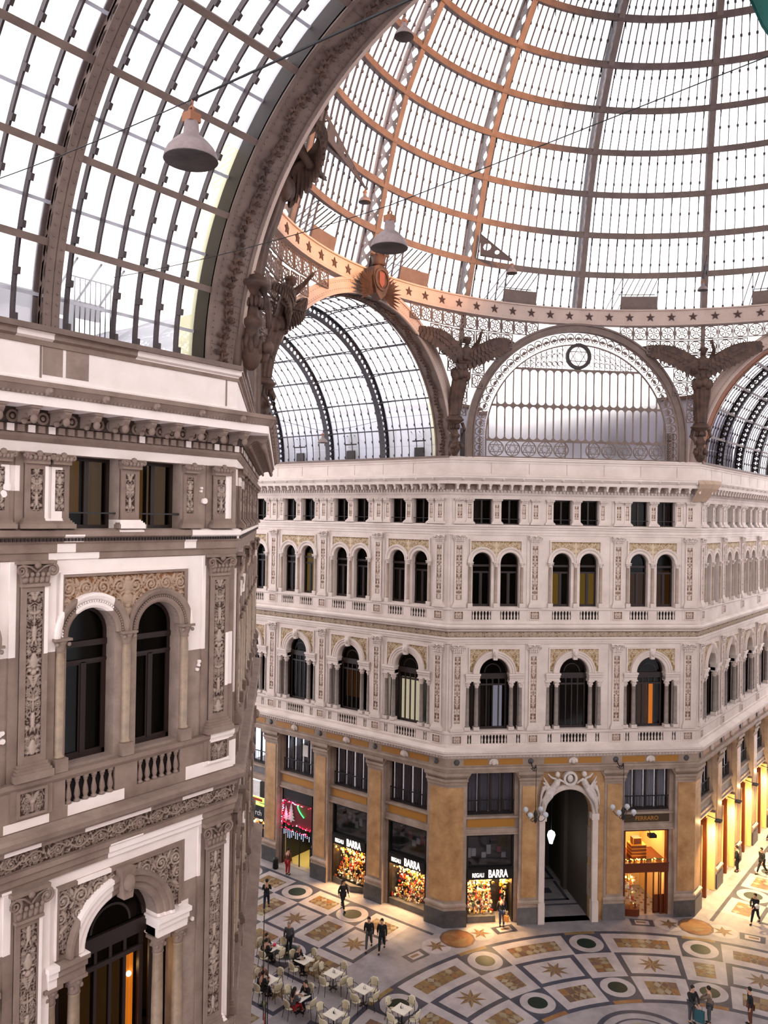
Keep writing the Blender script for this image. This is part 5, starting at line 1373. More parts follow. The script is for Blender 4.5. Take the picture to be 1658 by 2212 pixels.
    def chk2(mp, fl, u0, u1, v0, v1, nu, nv):
        for i in range(nu):
            for j in range(nv):
                a, b = u0+(u1-u0)*i/nu, u0+(u1-u0)*(i+1)/nu; c, d = v0+(v1-v0)*j/nv, v0+(v1-v0)*(j+1)/nv; m, n_ = (a+b)/2, (c+d)/2
                P = [(a, c), (b, c), (b, d), (a, d)]; cellpoly(mp, P[::-1] if fl else P, 2, BR if (i+j) % 2 else OC)
                P = [(a, n_), (m, c), (b, n_), (m, d)]; cellpoly(mp, P[::-1] if fl else P, 3, rnd.choice([TA, TA, OC, BR, RO]))
    arm((-18.15, 0), (-1, 0), (0, 1), 4); arm((0, 18.15), (0, 1), (-1, 0), 5); arm((0, -18.15), (0, -1), (1, 0), 3)
    f = q.build('floor', FM); struct(f); return f

# ------------------------------------------------------------------ people (one skinned body each, clothes as children)
for n_, c_ in (('skin', (196, 150, 124)), ('hair_dark', (34, 26, 22)), ('hair_grey', (130, 122, 116)), ('cl_black', (24, 24, 28)), ('cl_navy', (30, 34, 50)), ('cl_grey', (74, 74, 78)), ('cl_red', (150, 34, 40)), ('cl_brown', (92, 56, 42)), ('cl_olive', (66, 64, 42)), ('cl_jeans', (54, 66, 92)), ('cl_taupe', (116, 98, 84)), ('cl_white', (220, 216, 212)), ('cl_teal', (40, 84, 92)), ('cl_orange', (214, 140, 70)), ('cl_pink', (190, 50, 80))): mat(n_, c_, .85)
def skin_obj(name, pts, edges, rads, m, parent, root=0, sub=1):
    me = bpy.data.meshes.new(name); me.from_pydata([tuple(p) for p in pts], edges, []); me.materials.append(MATS[m])
    o = link(name, me, parent); md = o.modifiers.new('Skin', 'SKIN'); md.use_smooth_shade = True
    lay = me.skin_vertices[0].data if me.skin_vertices else None
    if lay is not None:
        for i, r in enumerate(rads): lay[i].radius = (r, r) if not hasattr(r, '__len__') else r; lay[i].use_root = (i == root)
    s = o.modifiers.new('Subsurf', 'SUBSURF'); s.levels = sub; s.render_levels = sub
    return o
def person(x, y, face, label, pose='stand', top='cl_black', legs='cl_black', hair='hair_dark', coat=.0, h=1.72, seed=0, group=None, z0=0, long_hair=False, arms='rest'):
    """face: heading in degrees (direction looked at). Local frame: +y forward, origin on the ground"""
    t = empty('person', (x, y, z0), math.radians(face)-pi/2); tag(t, label, 'person', group)
    k = h/1.72; V = Vector; rnd = random.Random(seed)
    sit = pose == 'sit'; hz = .50 if sit else .93
    lean = .12 if sit else .03
    pel = V((0, 0, hz)); sp = V((0, lean*.4, hz+.25)); ch = V((0, lean, hz+.43)); nk = V((0, lean+.01, hz+.55)); hd = V((0, lean+.05, hz+.66)); tp = V((0, lean+.04, hz+.76))
    st = .26 if pose == 'walk' else 0
    if sit: hips = [V((s*.1, .03, .5)) for s in (-1, 1)]; kn = [V((s*.12, .45, .48)) for s in (-1, 1)]; an = [V((s*.13, .42+.1*s, .09)) for s in (-1, 1)]
    else:
        hips = [V((s*.09, 0, .9)) for s in (-1, 1)]; kn = [V((s*.1, s*st*.55+.03, .48)) for s in (-1, 1)]; an = [V((s*.1, s*st*1.25-(.04 if s < 0 else 0)*(st > 0), .09+(.05 if s < 0 and st else 0))) for s in (-1, 1)]
    sh = [V((s*.19, lean, hz+.47)) for s in (-1, 1)]
    if arms == 'phone' or sit: el = [V((s*.24, lean+.08, hz+.22)) for s in (-1, 1)]; wr = [V((s*.12, lean+.32, hz+.28)) for s in (-1, 1)]
    elif arms == 'reach': el = [V((s*.2, lean+.18, hz+.3)) for s in (-1, 1)]; wr = [V((s*.08, lean+.42, hz+.12)) for s in (-1, 1)]
    else: el = [V((s*.25, lean-.03-s*st*.3, hz+.2)) for s in (-1, 1)]; wr = [V((s*.25, lean+.05-s*st*.55, hz-.03)) for s in (-1, 1)]
    P = [pel, sp, ch, nk, hd, tp]; E = [(0, 1), (1, 2), (2, 3), (3, 4), (4, 5)]; R = [.13, .12, (.15, .11), .055, (.085, .1), .07]
    for i in (0, 1):
        b = len(P); P += [hips[i], kn[i], an[i], an[i]+V((0, .1, -.03))]; E += [(0, b), (b, b+1), (b+1, b+2), (b+2, b+3)]; R += [.09, .06, .04, .035]
        b = len(P); P += [sh[i], el[i], wr[i]]; E += [(2, b), (b, b+1), (b+1, b+2)]; R += [.055, .042, .028]
        w = wr[i]; d = (w-el[i]).normalized(); s = d.cross(V((1, 0, .2))).normalized(); palm = w+d*.06; b2 = len(P); P.append(palm); E.append((b+2, b2)); R.append((.03, .018))
        for f in range(4):
            o = s*(f-1.5)*.021; L = (.07, .08, .075, .06)[f]; c = len(P); P += [palm+d*.035+o, palm+d*(.035+L*.5)+o, palm+d*(.035+L*.85)+o*1.05+V((0, .012, -.012))]; E += [(b2, c), (c, c+1), (c+1, c+2)]; R += [.0095, .0085, .007]
        c = len(P); P += [w+d*.02-s*.035, w+d*.06-s*.055]; E += [(b+2, c), (c, c+1)]; R += [.011, .009]
    body = skin_obj('body', P, E, R, 'skin', t)
    q = MB(); q.ball((0, lean+.05, hz+.705), .095, n=14, k=10, sx=.82, sz=1.28); q.ball((0, lean+.155, hz+.69), .02, n=6, k=5)
    for s in (-1, 1): q.ball((s*.08, lean+.05, hz+.7), .022, n=6, k=5, sx=.5); q.ball((s*.032, lean+.135, hz+.72), .012, n=6, k=4)
    q.box(-.025, .025, lean+.128, lean+.142, hz+.645, hz+.652); q.build('head', ['skin'], t)
    q = MB(); q.ball((0, lean+.025, hz+.745), .108, n=14, k=8, sx=.9, sz=1.02)
    if long_hair: q.tube([(0, lean-.04, hz+.75), (0, lean-.08, hz+.6), (0, lean-.09, hz+.42)], [.1, .1, .07], 8)
    q.build('hair', [hair], t)
    # jacket, trousers
    cz = hz-.02-coat
    Pj = [V((0, 0, max(cz, .5 if sit else cz))), sp, ch, nk-V((0, 0, .03))]; Ej = [(0, 1), (1, 2), (2, 3)]; Rj = [(.19+coat*.12, .15+coat*.1), (.16, .13), (.185, .135), .085]
    for i in (0, 1):
        b = len(Pj); Pj += [sh[i], el[i], wr[i]-(wr[i]-el[i])*.08]; Ej += [(2, b), (b, b+1), (b+1, b+2)]; Rj += [.075, .062, .048]
    skin_obj('jacket', Pj, Ej, Rj, top, t, 1)
    Pt = [pel-V((0, 0, .02))]; Et = []; Rt = [.15]
    for i in (0, 1): b = len(Pt); Pt += [hips[i], kn[i], an[i]+V((0, 0, .03))]; Et += [(0, b), (b, b+1), (b+1, b+2)]; Rt += [.11, .08, .058]
    skin_obj('trousers', Pt, Et, Rt, legs, t)
    for i in (0, 1):
        q = MB(); q.ball(an[i]+V((0, .07, -.045)), .07, n=10, k=6, sx=.7, sy=2.0, sz=.68); q.build('shoe', ['cl_black'], t)
    return t
# ------------------------------------------------------------------ cafe furniture
mat('wicker_cream', (226, 216, 190), .75, col2=(196, 182, 150), scale=60, contrast=(.4, .6)); mat('table_cream', (226, 216, 202), .45)
def chair_meshes():
    s = MB(); s.lathe(0, 0, [(.01, .43), (.2, .43), (.215, .45), (.2, .47), (.01, .475)], 18)
    b = MB(); n, m = 14, 5; vs = []
    for j in range(m+1):
        v = j/m
        for i in range(n+1):
            u = -1+2*i/n; w = .25*math.sqrt(max(.0, 1-(2*v-1)**2*.8)); a = u*w/.24
            vs.append((.27*sin(a), -.2*cos(a)-.04-.06*v+.02, .54+.4*v))
    o = list(vs); vs = o+[(x*1.07, y*1.07-.012, z) for x, y, z in o]; K = len(o); fs = []
    for j in range(m):
        for i in range(n):
            a = j*(n+1)+i; fs += [(a, a+1, a+n+2, a+n+1), (K+a, K+a+n+1, K+a+n+2, K+a+1)]
    ed = [(j*(n+1)) for j in range(m+1)]
    for j in range(m):
        for c in (0, n): a, d = j*(n+1)+c, (j+1)*(n+1)+c; fs.append((a, d, K+d, K+a) if c == 0 else (a, K+a, K+d, d))
    for i in range(n):
        fs.append((i, K+i, K+i+1, i+1)); a = m*(n+1)+i; fs.append((a, a+1, K+a+1, K+a))
    b.add(vs, fs, 0, True)
    L = []
    for sx in (-1, 1):
        l = MB(); l.tube([(sx*.16, .14, .44), (sx*.19, .2, .22), (sx*.2, .24, .0)], .014, 6); L.append(l.mesh('leg', ['iron_black']))
        l = MB(); l.tube([(sx*.2, -.18, .84), (sx*.19, -.19, .44), (sx*.21, -.26, .0)], .014, 6); L.append(l.mesh('leg', ['iron_black']))
    A = []
    for e in (-1, 1): a = MB(); a.tube([(e*.2, -.2, .72), (e*.25, -.02, .68), (e*.25, .12, .62), (e*.17, .14, .44)], .013, 6); A.append(a.mesh('armrest', ['iron_black']))
    return s.mesh('seat', ['wicker_cream']), b.mesh('backrest', ['wicker_cream']), L, A
def table_meshes():
    a = MB(); a.box(-.36, .36, -.36, .36, .71, .735); b = MB(); b.tube([(0, 0, .71), (0, 0, .05)], .03, 8); c = MB(); c.box(-.26, .26, -.03, .03, .0, .035); c.box(-.03, .03, -.26, .26, .0, .035)
    return a.mesh('tabletop', ['table_cream']), b.mesh('pedestal', ['iron_black']), c.mesh('foot', ['iron_black'])
def cafe():
    S, Bk, Lg, Ar = chair_meshes(); TT, TP, TF = table_meshes()
    proto = empty('cafe_chair'); link('seat', S, proto); link('backrest', Bk, proto); pass
    for l in Ar: link('armrest', l, proto)
    for l in Lg: link('leg', l, proto)
    tab = empty('cafe_table'); link('tabletop', TT, tab); link('pedestal', TP, tab); link('foot', TF, tab)
    used = [False, False]
    short = ['table with the lone customer', 'first empty table of the outer row', 'second empty table of the outer row', 'empty table on the green disc', 'empty table at the bottom edge', 'table of the couple', 'table beside the pole', 'leftmost table by the waiter']
    tables = [(-21.0, -.97, 'with a seated customer, second from the standing waiter'), (-19.05, -.93, 'empty, right of the customer sitting alone'), (-17.05, -1.03, 'empty, third along the outer row'), (-14.67, -1.14, 'empty, standing on the green floor disc'),
              (-16.85, -3.39, 'empty, at the bottom edge of the picture'), (-18.96, -3.38, 'shared by the couple'), (-21.1, -3.35, 'beside the tall thin pole'), (-23.15, -1.15, 'in front of the standing waiter')]
    holder = MB(); holder.box(-.05, .05, -.035, .035, 0, .1, 0); holder.box(-.035, .035, -.04, .04, .02, .13, 1); holder.tube([(0, 0, .1), (0, 0, .17)], .012, 6, 0)
    hm = holder.mesh('napkin_holder', ['iron_black', 'cl_white'])
    dirs = [('north', 0, 1, pi), ('east', 1, 0, pi/2), ('south', 0, -1, 0), ('west', -1, 0, -pi/2)]
    for i, (x, y, lab) in enumerate(tables):
        o = tab if not used[0] else copy_tree(tab); used[0] = True
        o.location = (x, y, .009); tag(o, 'square cream cafe table '+lab, 'table', 'cafe tables in the left arm')
        h = link('napkin_holder', hm, None, (x+.05*(i % 3-1), y+.04, .744), .4*i); tag(h, 'dark napkin holder on the cafe table '+lab, 'napkin holder', 'napkin holders on the cafe tables')
        for nm, dx, dy, rz in dirs:
            c = proto if not used[1] else copy_tree(proto); used[1] = True
            j = ((i*7+int(dx*3)+int(dy*5)) % 5-2)*.04
            side = dict(north='far right', east='near right', south='near left', west='far left')[nm]
            c.location = (x+dx*.6+j*abs(dy), y+dy*.6+j*abs(dx), .009); c.rotation_euler = (0, 0, rz+j*2.2)
            tag(c, 'cream cafe chair, %s side of the %s' % (side, short[i]), 'chair', 'cream cafe chairs')
    # people at the tables
    person(-21.0-.52, -.97, 0, 'person in dark coat sitting alone at the left of a cafe table', 'sit', 'cl_black', 'cl_black', 'hair_grey', seed=1)
    person(-18.96, -3.38+.52, -90, 'person in black jacket leaning over a cafe table opposite a grey coat', 'sit', 'cl_black', 'cl_navy', seed=2)
    person(-18.96, -3.38-.52, 90, 'person with long dark hair and grey coat seated at a cafe table', 'sit', 'cl_grey', 'cl_red', seed=3, long_hair=True, coat=.15)
    person(-23.15-.52, -1.15, 0, 'person in olive jacket seated at the leftmost cafe table', 'sit', 'cl_olive', 'cl_black', seed=4)
    person(-23.15, -1.15-.52, 90, 'person in black bending over the leftmost cafe table', 'sit', 'cl_black', 'cl_black', seed=5)
    person(-21.1-.52, -3.35, 0, 'person in brown checked jacket seated at the table beside the pole', 'sit', 'cl_brown', 'cl_grey', 'hair_grey', seed=6)
    person(-21.1, -3.35-.52, 90, 'person in black seen from behind at the table beside the pole', 'sit', 'cl_black', 'cl_black', seed=7)
    person(-22.9, -.1, -60, 'waiter in dark grey standing behind the seated customers', 'stand', 'cl_grey', 'cl_black', 'hair_grey', seed=8)
    q = MB(); q.lathe(0, 0, [(.05, 0), (.11, .03), (.12, .09), (.05, .11)], 10); o = q.build('handbag', ['cl_pink']); o.location = (-23.1, -1.0, .744); tag(o, 'bright pink bag lying on the leftmost cafe table', 'bag')
    q = MB(); q.tube([(0, 0, 0), (0, 0, 4.2)], .022, 6); q.lathe(0, 0, [(.22, 0), (.2, .05), (.03, .08)], 12); q.tube([(.14*cos(a)*(1-.06*k)+.0, 0, 4.36+.14*sin(a)*(1-.06*k)) for k, a in enumerate([-pi/2+k*.55 for k in range(13)])], .016, 5)
    o = q.build('scroll_top_pole', ['iron_black']); o.location = (-20.75, -4.05, 0); o.rotation_euler = (0, 0, -.6); tag(o, 'tall thin black pole with a scroll top among the cafe tables', 'pole')
    q = MB(); q.tube([(0, 0, 0), (0, 0, 3.6)], .022, 6); q.lathe(0, 0, [(.22, 0), (.2, .05), (.03, .08)], 12); o = q.build('plain_pole', ['iron_black']); o.location = (-18.7, -5.75, 0); tag(o, 'second thin black pole at the bottom edge by the menu board', 'pole')
    t = empty('menu_board', (-19.5, -5.15, .95), math.radians(-38)); tag(t, 'low dark cafe screen with yellow-green lettering', 'sign')
    q = MB(); q.box(-.48, .48, -.02, .02, -.25, .28); q.box(-.46, -.43, -.02, .02, -.95, -.25); q.box(.43, .46, -.02, .02, -.95, -.25); q.build('board', ['shop_black'], t)
    mat('glyph_green', (190, 196, 80), .6); mat('poster_orange', (196, 70, 30), .6)
    text_obj('K', .3, 'glyph_green', Matrix.Translation((-.1, -.03, .02)) @ Matrix.Rotation(pi/2, 4, 'Y'), t, .01, 'sign_lettering', .003)
    text_obj('KIMBO', .13, 'glyph_green', Matrix.Translation((.1, -.03, .02)) @ Matrix.Rotation(pi/2, 4, 'Y'), t, .005, 'sign_lettering', .003)
    q = MB(); q.box(.05, .45, -.03, -.02, -.75, -.3); q.build('poster', ['poster_orange'], t)

# ------------------------------------------------------------------ assemble
R2 = math.sqrt(.5)
MA = frame_matrix((-BH, AH, 0), (R2, R2), (-R2, R2))
MBm = frame_matrix((-BH, AH, 0), (1, 0), (0, 1))
MC = frame_matrix((-AH, BH, 0), (0, 1), (-1, 0))
ML = frame_matrix((-AH, -BH, 0), (0, 1), (-1, 0))
MD = frame_matrix((-AH, -BH, 0), (-R2, R2), (-R2, -R2))
LA = 15.06
bA, pA = [2.76, 7.5, 12.2], [.58, 5.05, 10.06, 14.48]
wA = build_facade('wall_back', MA, 0, LA, pA, bA, FAR)
ground_floor(wA, MA, 0, LA, [.63, 4.97, 10.08, 14.43], bA, ['barra', 'portal', 'warm'], ['black_base', 'grey_base', 'grey_base', 'black_base'])
bB = [-(2.84+4.48*k) for k in range(5)]; pB = [-(.6+4.48*k) for k in range(6)]
wB = build_facade('wall_left', MBm, -23.2, 0, pB, bB, FAR, ma=0)
ground_floor(wB, MBm, -23.2, 0, [-.6]+pB[1:], bB, ['barra', 'barra', 'xmas', 'lit', 'lit'])
bC = [2.84+4.48*k for k in range(5)]; pC = [.6+4.48*k for k in range(6)]
wC = build_facade('wall_right', MC, 0, 23.2, pC, bC, FAR, mb_=0, detail=False)
ground_floor(wC, MC, 0, 23.2, [.6]+pC[1:], bC, ['lit']*5)
bL = [-3.0, -7.4, -11.9]; pL = [-.52, -5.1, -9.65, -13.4]
wL = build_facade('wall_near', ML, -14.2, 0, pL, bL, NEAR, ma=0, painter=PAINT_L)
ground_floor(wL, ML, -14.2, 0, [-.63]+pL[1:], bL, ['barra']*3)
wD = build_facade('wall_oblique', MD, 0, LA, pA, bA, NEAR, painter=PAINT_D)
ground_floor(wD, MD, 0, LA, [.63, 4.97, 10.08, 14.43], bA, ['barra', 'barra', 'barra'])
# taupe squares on the near white parapet
q = MB()
for a, b in ((-4.98, -4.56), (-4.49, -3.99)): q.box(a, b, -.006, 0, 25.95, 26.5)
struct(q.build('parapet_patches', ['taupe_light'], wL))
q = MB()
for x in (-.35, -5.02, -9.6): q.box(x-.02, x+.02, -.012, .0, 25.88, 26.5)
struct(q.build('parapet_joints', ['taupe'], wL))
for w_, L_ in ((wA, (0, LA)), (wB, (-23, 0)), (wC, (0, 23))):
    q = MB(); x = L_[0]+2.4
    while x < L_[1]-1: q.box(x-.012, x+.012, -.006, .0, 25.88, 26.5); x += 2.25
    struct(q.build('parapet_joints', ['taupe_light'], w_))

q = MB(); rnd = random.Random(4)
for x, z, r in ((-5.72, 23.62, .07), (-5.66, 23.75, .08), (-.98, 23.6, .085), (-1.07, 23.9, .03), (-1.08, 23.82, .03), (-1.05, 19.9, .05), (-1.06, 19.82, .045), (-1.1, 19.72, .04), (-5.68, 19.15, .06), (-5.66, 19.0, .06), (-1.12, 14.0, .05)):
    q.prism([(x+r*rnd.uniform(.7, 1.15)*cos(a*pi/5), z+r*rnd.uniform(.7, 1.15)*sin(a*pi/5)) for a in range(10)], -.058 if z > 22 else -.046, 0)
struct(q.build('plaster_spots', ['white_paint'], wL))
# windows
GL = ('curtain_pale',)
def wins(M, bays, kinds=('mezz', 'arch', 'big', 'low'), cur={}):
    for i, c in enumerate(bays):
        for k in kinds:
            if k in ('mezz', 'arch'):
                for j, s in enumerate((-1, 1)): place_window(k, M, c+s*.82, cur.get((i, k, j)))
            else:
                if k == 'low' and cur.get((i, 'low')) == 'skip': continue
                place_window(k, M, c, cur.get((i, k)))
mat('lit_drab', (110, 88, 58), .8, emit=(120, 84, 40), estr=.35); mat('lit_room', (130, 100, 60), .8, emit=(170, 125, 60), estr=.5); mat('glow_drape', (190, 172, 150), .8, emit=(190, 165, 140), estr=.35); mat('lit_warm', (230, 150, 50), .8, emit=(255, 150, 40), estr=1.6); mat('lit_white', (240, 238, 225), .8, emit=(255, 250, 225), estr=1.3); mat('lit_dim', (150, 130, 70), .8, emit=(220, 180, 80), estr=.4); mat('lit_brown', (120, 84, 50), .8, emit=(200, 130, 60), estr=.12)  # pale drapes glow on their own: daylight put into emission
mat('lit_blue', (150, 170, 200), .8, emit=(200, 205, 235), estr=.9)
PC = lambda x0, x1, z0=0, z1=1.4, m='curtain_pale': (m, x0, x1, z0, z1)
LOW = [PC(-1.3, -.74, 0, 2.5, 'curtain_grey'), PC(-.62, -.06, 0, 2.5, 'curtain_grey'), PC(.08, .62, 0, 2.5, 'curtain_grey'), PC(.74, 1.3, 0, 2.5, 'curtain_grey')]
LOWW = [(('curtain_pale',)+q_[1:]) for q_ in LOW]
curA = {(0, 'mezz', 0): [PC(-.5, -.05)], (2, 'mezz', 0): [PC(-.5, .5)], (2, 'mezz', 1): [PC(-.5, .5)], (1, 'arch', 0): [PC(-.5, .0, 0, 2.0, 'lit_dim')], (1, 'arch', 1): [PC(-.5, .5, 0, 2.0, 'lit_dim')],
        (2, 'arch', 0): [PC(-.5, .5, 0, 1.9, 'lit_brown')], (2, 'arch', 1): [PC(-.5, .5, 0, 2.1, 'lit_brown')], (0, 'big'): [PC(-.7, -.1, 0, 2.5), PC(.05, .6, 0, 2.5, 'lit_blue')], (2, 'big'): [PC(-.6, -.05, 0, 2.5, 'lit_brown'), PC(.0, .45, 0, 2.5, 'lit_warm')],
        (0, 'low'): LOW, (2, 'low'): LOWW, (1, 'low'): 'skip'}
wins(MA, bA, cur=curA)
curB = {(0, 'big'): [PC(-.7, .75, 0, 2.6, 'lit_white')], (1, 'big'): [PC(-.6, .7, .8, 2.5, 'lit_brown')], (0, 'low'): LOW, (1, 'low'): LOW, (2, 'low'): LOW, (2, 'arch', 1): [PC(-.5, .5, 0, 2.6, 'lit_dim')], (2, 'arch', 0): [PC(-.5, .5, 0, 1.8)],
        (3, 'mezz', 1): [PC(-.5, .5)], (0, 'arch', 0): [PC(-.5, .5, 0, 2.0, 'curtain_grey')], (0, 'arch', 1): [PC(-.5, .5, 0, 2.0, 'curtain_grey')], (2, 'mezz', 0): [PC(-.5, 0, 0, 1.4, 'curtain_grey')], (1, 'arch', 0): [PC(-.5, .0, 0, 2.0, 'curtain_grey')]}
wins(MBm, bB, cur=curB)
wins(MC, bC)
curL = {(0, 'mezz', 0): [PC(-.5, -.05, .3, 1.4, 'lit_room'), PC(.1, .5, 0, 1.4, 'glow_drape')], (0, 'mezz', 1): [PC(-.5, -.1, 0, 1.4, 'lit_room'), PC(.0, .5, 0, 1.4, 'glow_drape')],
        (0, 'big'): [PC(-.72, -.4, .1, 2.5, 'lit_drab'), PC(-.32, .0, .1, 2.5, 'lit_drab'), PC(.05, .32, .1, 2.5, 'lit_drab'), PC(.46, .66, .1, 2.5, 'lit_warm')]}
wins(ML, bL, ('mezz', 'arch', 'big'), curL)
wins(MD, bA, ('mezz', 'arch', 'big'))
q = MB(); q.ball((0, 0, 0), .06, n=10, k=8); o = q.build('bulb', ['lamp_white']); o.matrix_world = ML @ Matrix.Translation((-2.46, .46, 13.15)); tag(o, 'glowing bulb behind the curtain of the lowest near window', 'light bulb')
point('room_light', ML @ Vector((-2.42, .75, 13.1)), 12, (1, .65, .25), .05)
for dx in (-.2, 0, .22):
    pass
ch = empty('chandelier'); ch.matrix_world = MBm @ Matrix.Translation((-2.75, .75, 13.3)); tag(ch, 'bright white chandelier inside the lit second-floor window of the left arm', 'lamp')
q = MB(); q.tube([(0, 0, .1), (0, 0, 1.2)], .01, 5); q.tube([(-.3, 0, .1), (0, 0, -.05), (.3, 0, .1)], .015, 5); q.build('arms', ['iron_dark'], ch)
for dx in (-.3, .1, .32): g = MB(); g.ball((dx, 0, .16), .1, n=10, k=8); g.build('globe', ['lamp_white'], ch)
point('chandelier_light', MBm @ Vector((-2.7, .62, 13.3)), 25, (1, .96, .85), .1)

# portal and passage on the diagonal front
mat('passage_stone', (70, 60, 54), .8)
def portal():
    c = 7.3; q = MB()
    q.holed(rect(5.57, 9.48, 0, 8.8), [[(c-1.43, .0), (c+1.43, .0)]+arch_pts(c, 6.25, 1.43, 24)], .05, .6); w_ = struct(q.build('portal_wall', ['gold_marble'], wA))
    q = MB(); q.ring(c, 6.25, [(1.43, .2), (1.43, -.1), (1.5, -.14), (1.68, -.14), (1.74, -.1), (1.76, .1)], 0, pi, 30)
    for s in (-1, 1): q.box(*sorted((c+s*1.43, c+s*1.76)), -.12, .2, 0, 5.9); q.box(*sorted((c+s*1.36, c+s*1.8)), -.18, .25, 5.9, 6.25); q.box(*sorted((c+s*1.42, c+s*1.8)), -.2, .2, 0, 1.2)
    struct(q.build('portal_arch', ['stone'], wA))
    q = MB(); q.box(c-1.6, c-1.43, .6, 15, 0, 7.9); q.box(c+1.43, c+1.6, .6, 15, 0, 7.9); q.box(c-1.6, c+1.6, .6, 15, 7.8, 7.9); q.box(c-1.6, c+1.6, 15, 15.1, 0, 8)
    for y in (4, 7.5, 11): q.box(c+1.2, c+1.43, y, y+.6, 0, 7.8)
    struct(q.build('passage_wall', ['passage_stone'], wA))
    q = MB(); q.box(c-1.43, c+1.43, 2.0, 2.1, .0, .04)
    for k in range(4): y = 2.6+k*2.9; q.frame(0, 0, 0, 0, 0, 0, 0) if False else q.box(c-1.1, c+1.1, y, y+.22, .002, .01); q.box(c-1.1, c-.9, y, y+2.6, .002, .01); q.box(c+.9, c+1.1, y, y+2.6, .002, .01); q.box(c-.35, c+.35, y+1.0, y+1.7, .002, .012)
    struct(q.build('passage_inlay', ['fl_blue'], wA))
    q = MB()
    for z in (2.2, 4.4): q.frame(0, 0, 0, 0, 0, 0, 0) if False else q.box(c+1.39, c+1.43, .25, .6, z-.9, z+.9)
    for z in (5.8, 6.6): q.box(c+1.40, c+1.44, .2, .58, z, z+.25)
    struct(q.build('jamb_panel', ['taupe_light'], wA))
    # carved group over the arch
    t = empty('portal_sculpture'); t.matrix_world = MA @ Matrix.Translation((c, -.12, 6.25)); tag(t, 'white carved group of two reclining figures with a wreath over the portal', 'sculpture')
    q = MB(); q.ring(0, 2.1, [(.28, -.16), (.28, .1), (.42, .1), (.42, -.16)], 0, 2*pi, 22); q.ball((0, -.05, 2.1), .2, n=8, k=6, sy=.6, sz=1.2); q.build('wreath', ['white_marble'], t)
    for s in (-1, 1):
        q = MB(); T_ = lambda pts, r: q.tube([(s*x, y, z) for x, y, z in pts], r, 8)
        T_([(1.0, -.1, 1.62), (.85, -.18, 1.85), (.75, -.18, 2.1)], [.2, .2, .15]); q.ball((s*.8, -.2, 2.38), .15, n=12, k=8, sz=1.15)
        T_([(1.0, -.12, 1.6), (1.35, -.15, 1.3), (1.55, -.12, .9), (1.66, -.1, .3)], [.2, .17, .12, .06]); T_([(1.0, -.15, 1.55), (1.2, -.25, 1.15), (1.5, -.2, .7), (1.62, -.12, .05)], [.18, .13, .1, .05])
        T_([(.75, -.2, 2.1), (.5, -.25, 2.0), (.36, -.2, 1.85)], [.08, .06, .05]); T_([(.85, -.1, 2.1), (1.15, -.15, 2.2), (1.35, -.12, 2.4)], [.08, .06, .04])
        for k in range(7): T_([(1.2+.06*k, -.03, 1.5+.02*k), (1.42+.05*k, -.1, 1.9-.12*k), (1.6+.03*k, -.05, 2.2-.28*k)], [.1, .07, .03])
        o = q.build('carved_figure', ['white_marble'], t); remesh(o, .025)
    # lantern
    t = empty('lantern'); t.matrix_world = MA @ Matrix.Translation((6.97, 2.0, 3.75)); tag(t, 'lit white lantern hanging inside the dark portal passage', 'lamp')
    q = MB(); q.lathe(0, 0, [(.12, 0), (.26, .5), (.2, .68), (.02, .8)], 6, smooth=False); q.build('lantern_glass', ['lantern_white'], t)
    q = MB(); q.tube([(0, 0, .8), (0, 0, 4.0)], .015, 5)
    for k in range(6): a = k*pi/3; q.tube([(.12*cos(a), .12*sin(a), 0), (.265*cos(a), .265*sin(a), .5), (.205*cos(a), .205*sin(a), .68)], .014, 4)
    q.build('lantern_frame', ['iron_black'], t)
    point('lantern_light', MA @ Vector((6.97, 2.0, 3.55)), 10, (.95, 1, .95), .05)
mat('lantern_white', (255, 255, 250), .5, emit=(240, 255, 245), estr=2.5)
portal()
street_chandelier(MA, 4.95, 'four-globe iron lamp hanging left of the dark portal'); street_chandelier(MA, 10.1, 'four-globe iron lamp hanging right of the dark portal')
# shops
barra_shop(MA, bA[0], 'black gift shop front between the corner pillar and the portal, person at its door', 1, door=True)
warm_shop(MA, bA[2], 'warmly lit wooden shop front with stacked trunks, right of the portal')
barra_shop(MBm, bB[0], 'black gift shop front immediately left of the corner pillar', 2)
barra_shop(MBm, bB[1], 'black gift shop front with projecting pointed window, left arm', 3, bay=True)
xmas_shop(MBm, bB[2], 'shop front with dark red banner, silver trees and red string lights')
lit_shop(MBm, bB[3], 'shop front with green shelf sign half hidden at the left edge')
o = [jamb_shop(MC, c, 'lamp-lit shop front in the right arm, number %s from the corner' % n) for c, n in zip(bC, ('one', 'two', 'three', 'four', 'five'))]
floodlight(MA, bA[0], 'black floodlight above the gift shop beside the portal'); floodlight(MA, bA[2], 'black floodlight above the warm wooden shop'); floodlight(MBm, bB[0], 'black floodlight above the shop left of the corner pillar'); floodlight(MBm, bB[1], 'black floodlight above the shop with the pointed window')
text_obj('FERRARO', .34, 'gold_frieze', MA @ Matrix.Translation((bA[2], .26, 5.74)), None, .004, 'fascia_lettering'); bpy.data.objects['fascia_lettering'].parent = wA; bpy.data.objects['fascia_lettering'].matrix_parent_inverse = MA.inverted()
q = MB(); q.box(-.3, .3, -.01, 0, 0, .75); o = q.build('paper_notice', ['cl_white']); o.matrix_world = MBm @ Matrix.Translation((bB[2]+.42, .52, 7.4)); o.scale = (.8, 1, 1); tag(o, 'white paper notice stuck in the low window above the red banner', 'notice')
q = MB(); q.lathe(0, 0, [(.17, 0), (.2, .06), (.18, .5), (.21, .56), (.12, .72), (.01, .76)], 14); o = q.build('litter_bin', ['iron_black']); o.location = (-31.0, 6.9, 0); tag(o, 'small black litter bin at the foot of a left-arm pillar', 'bin')
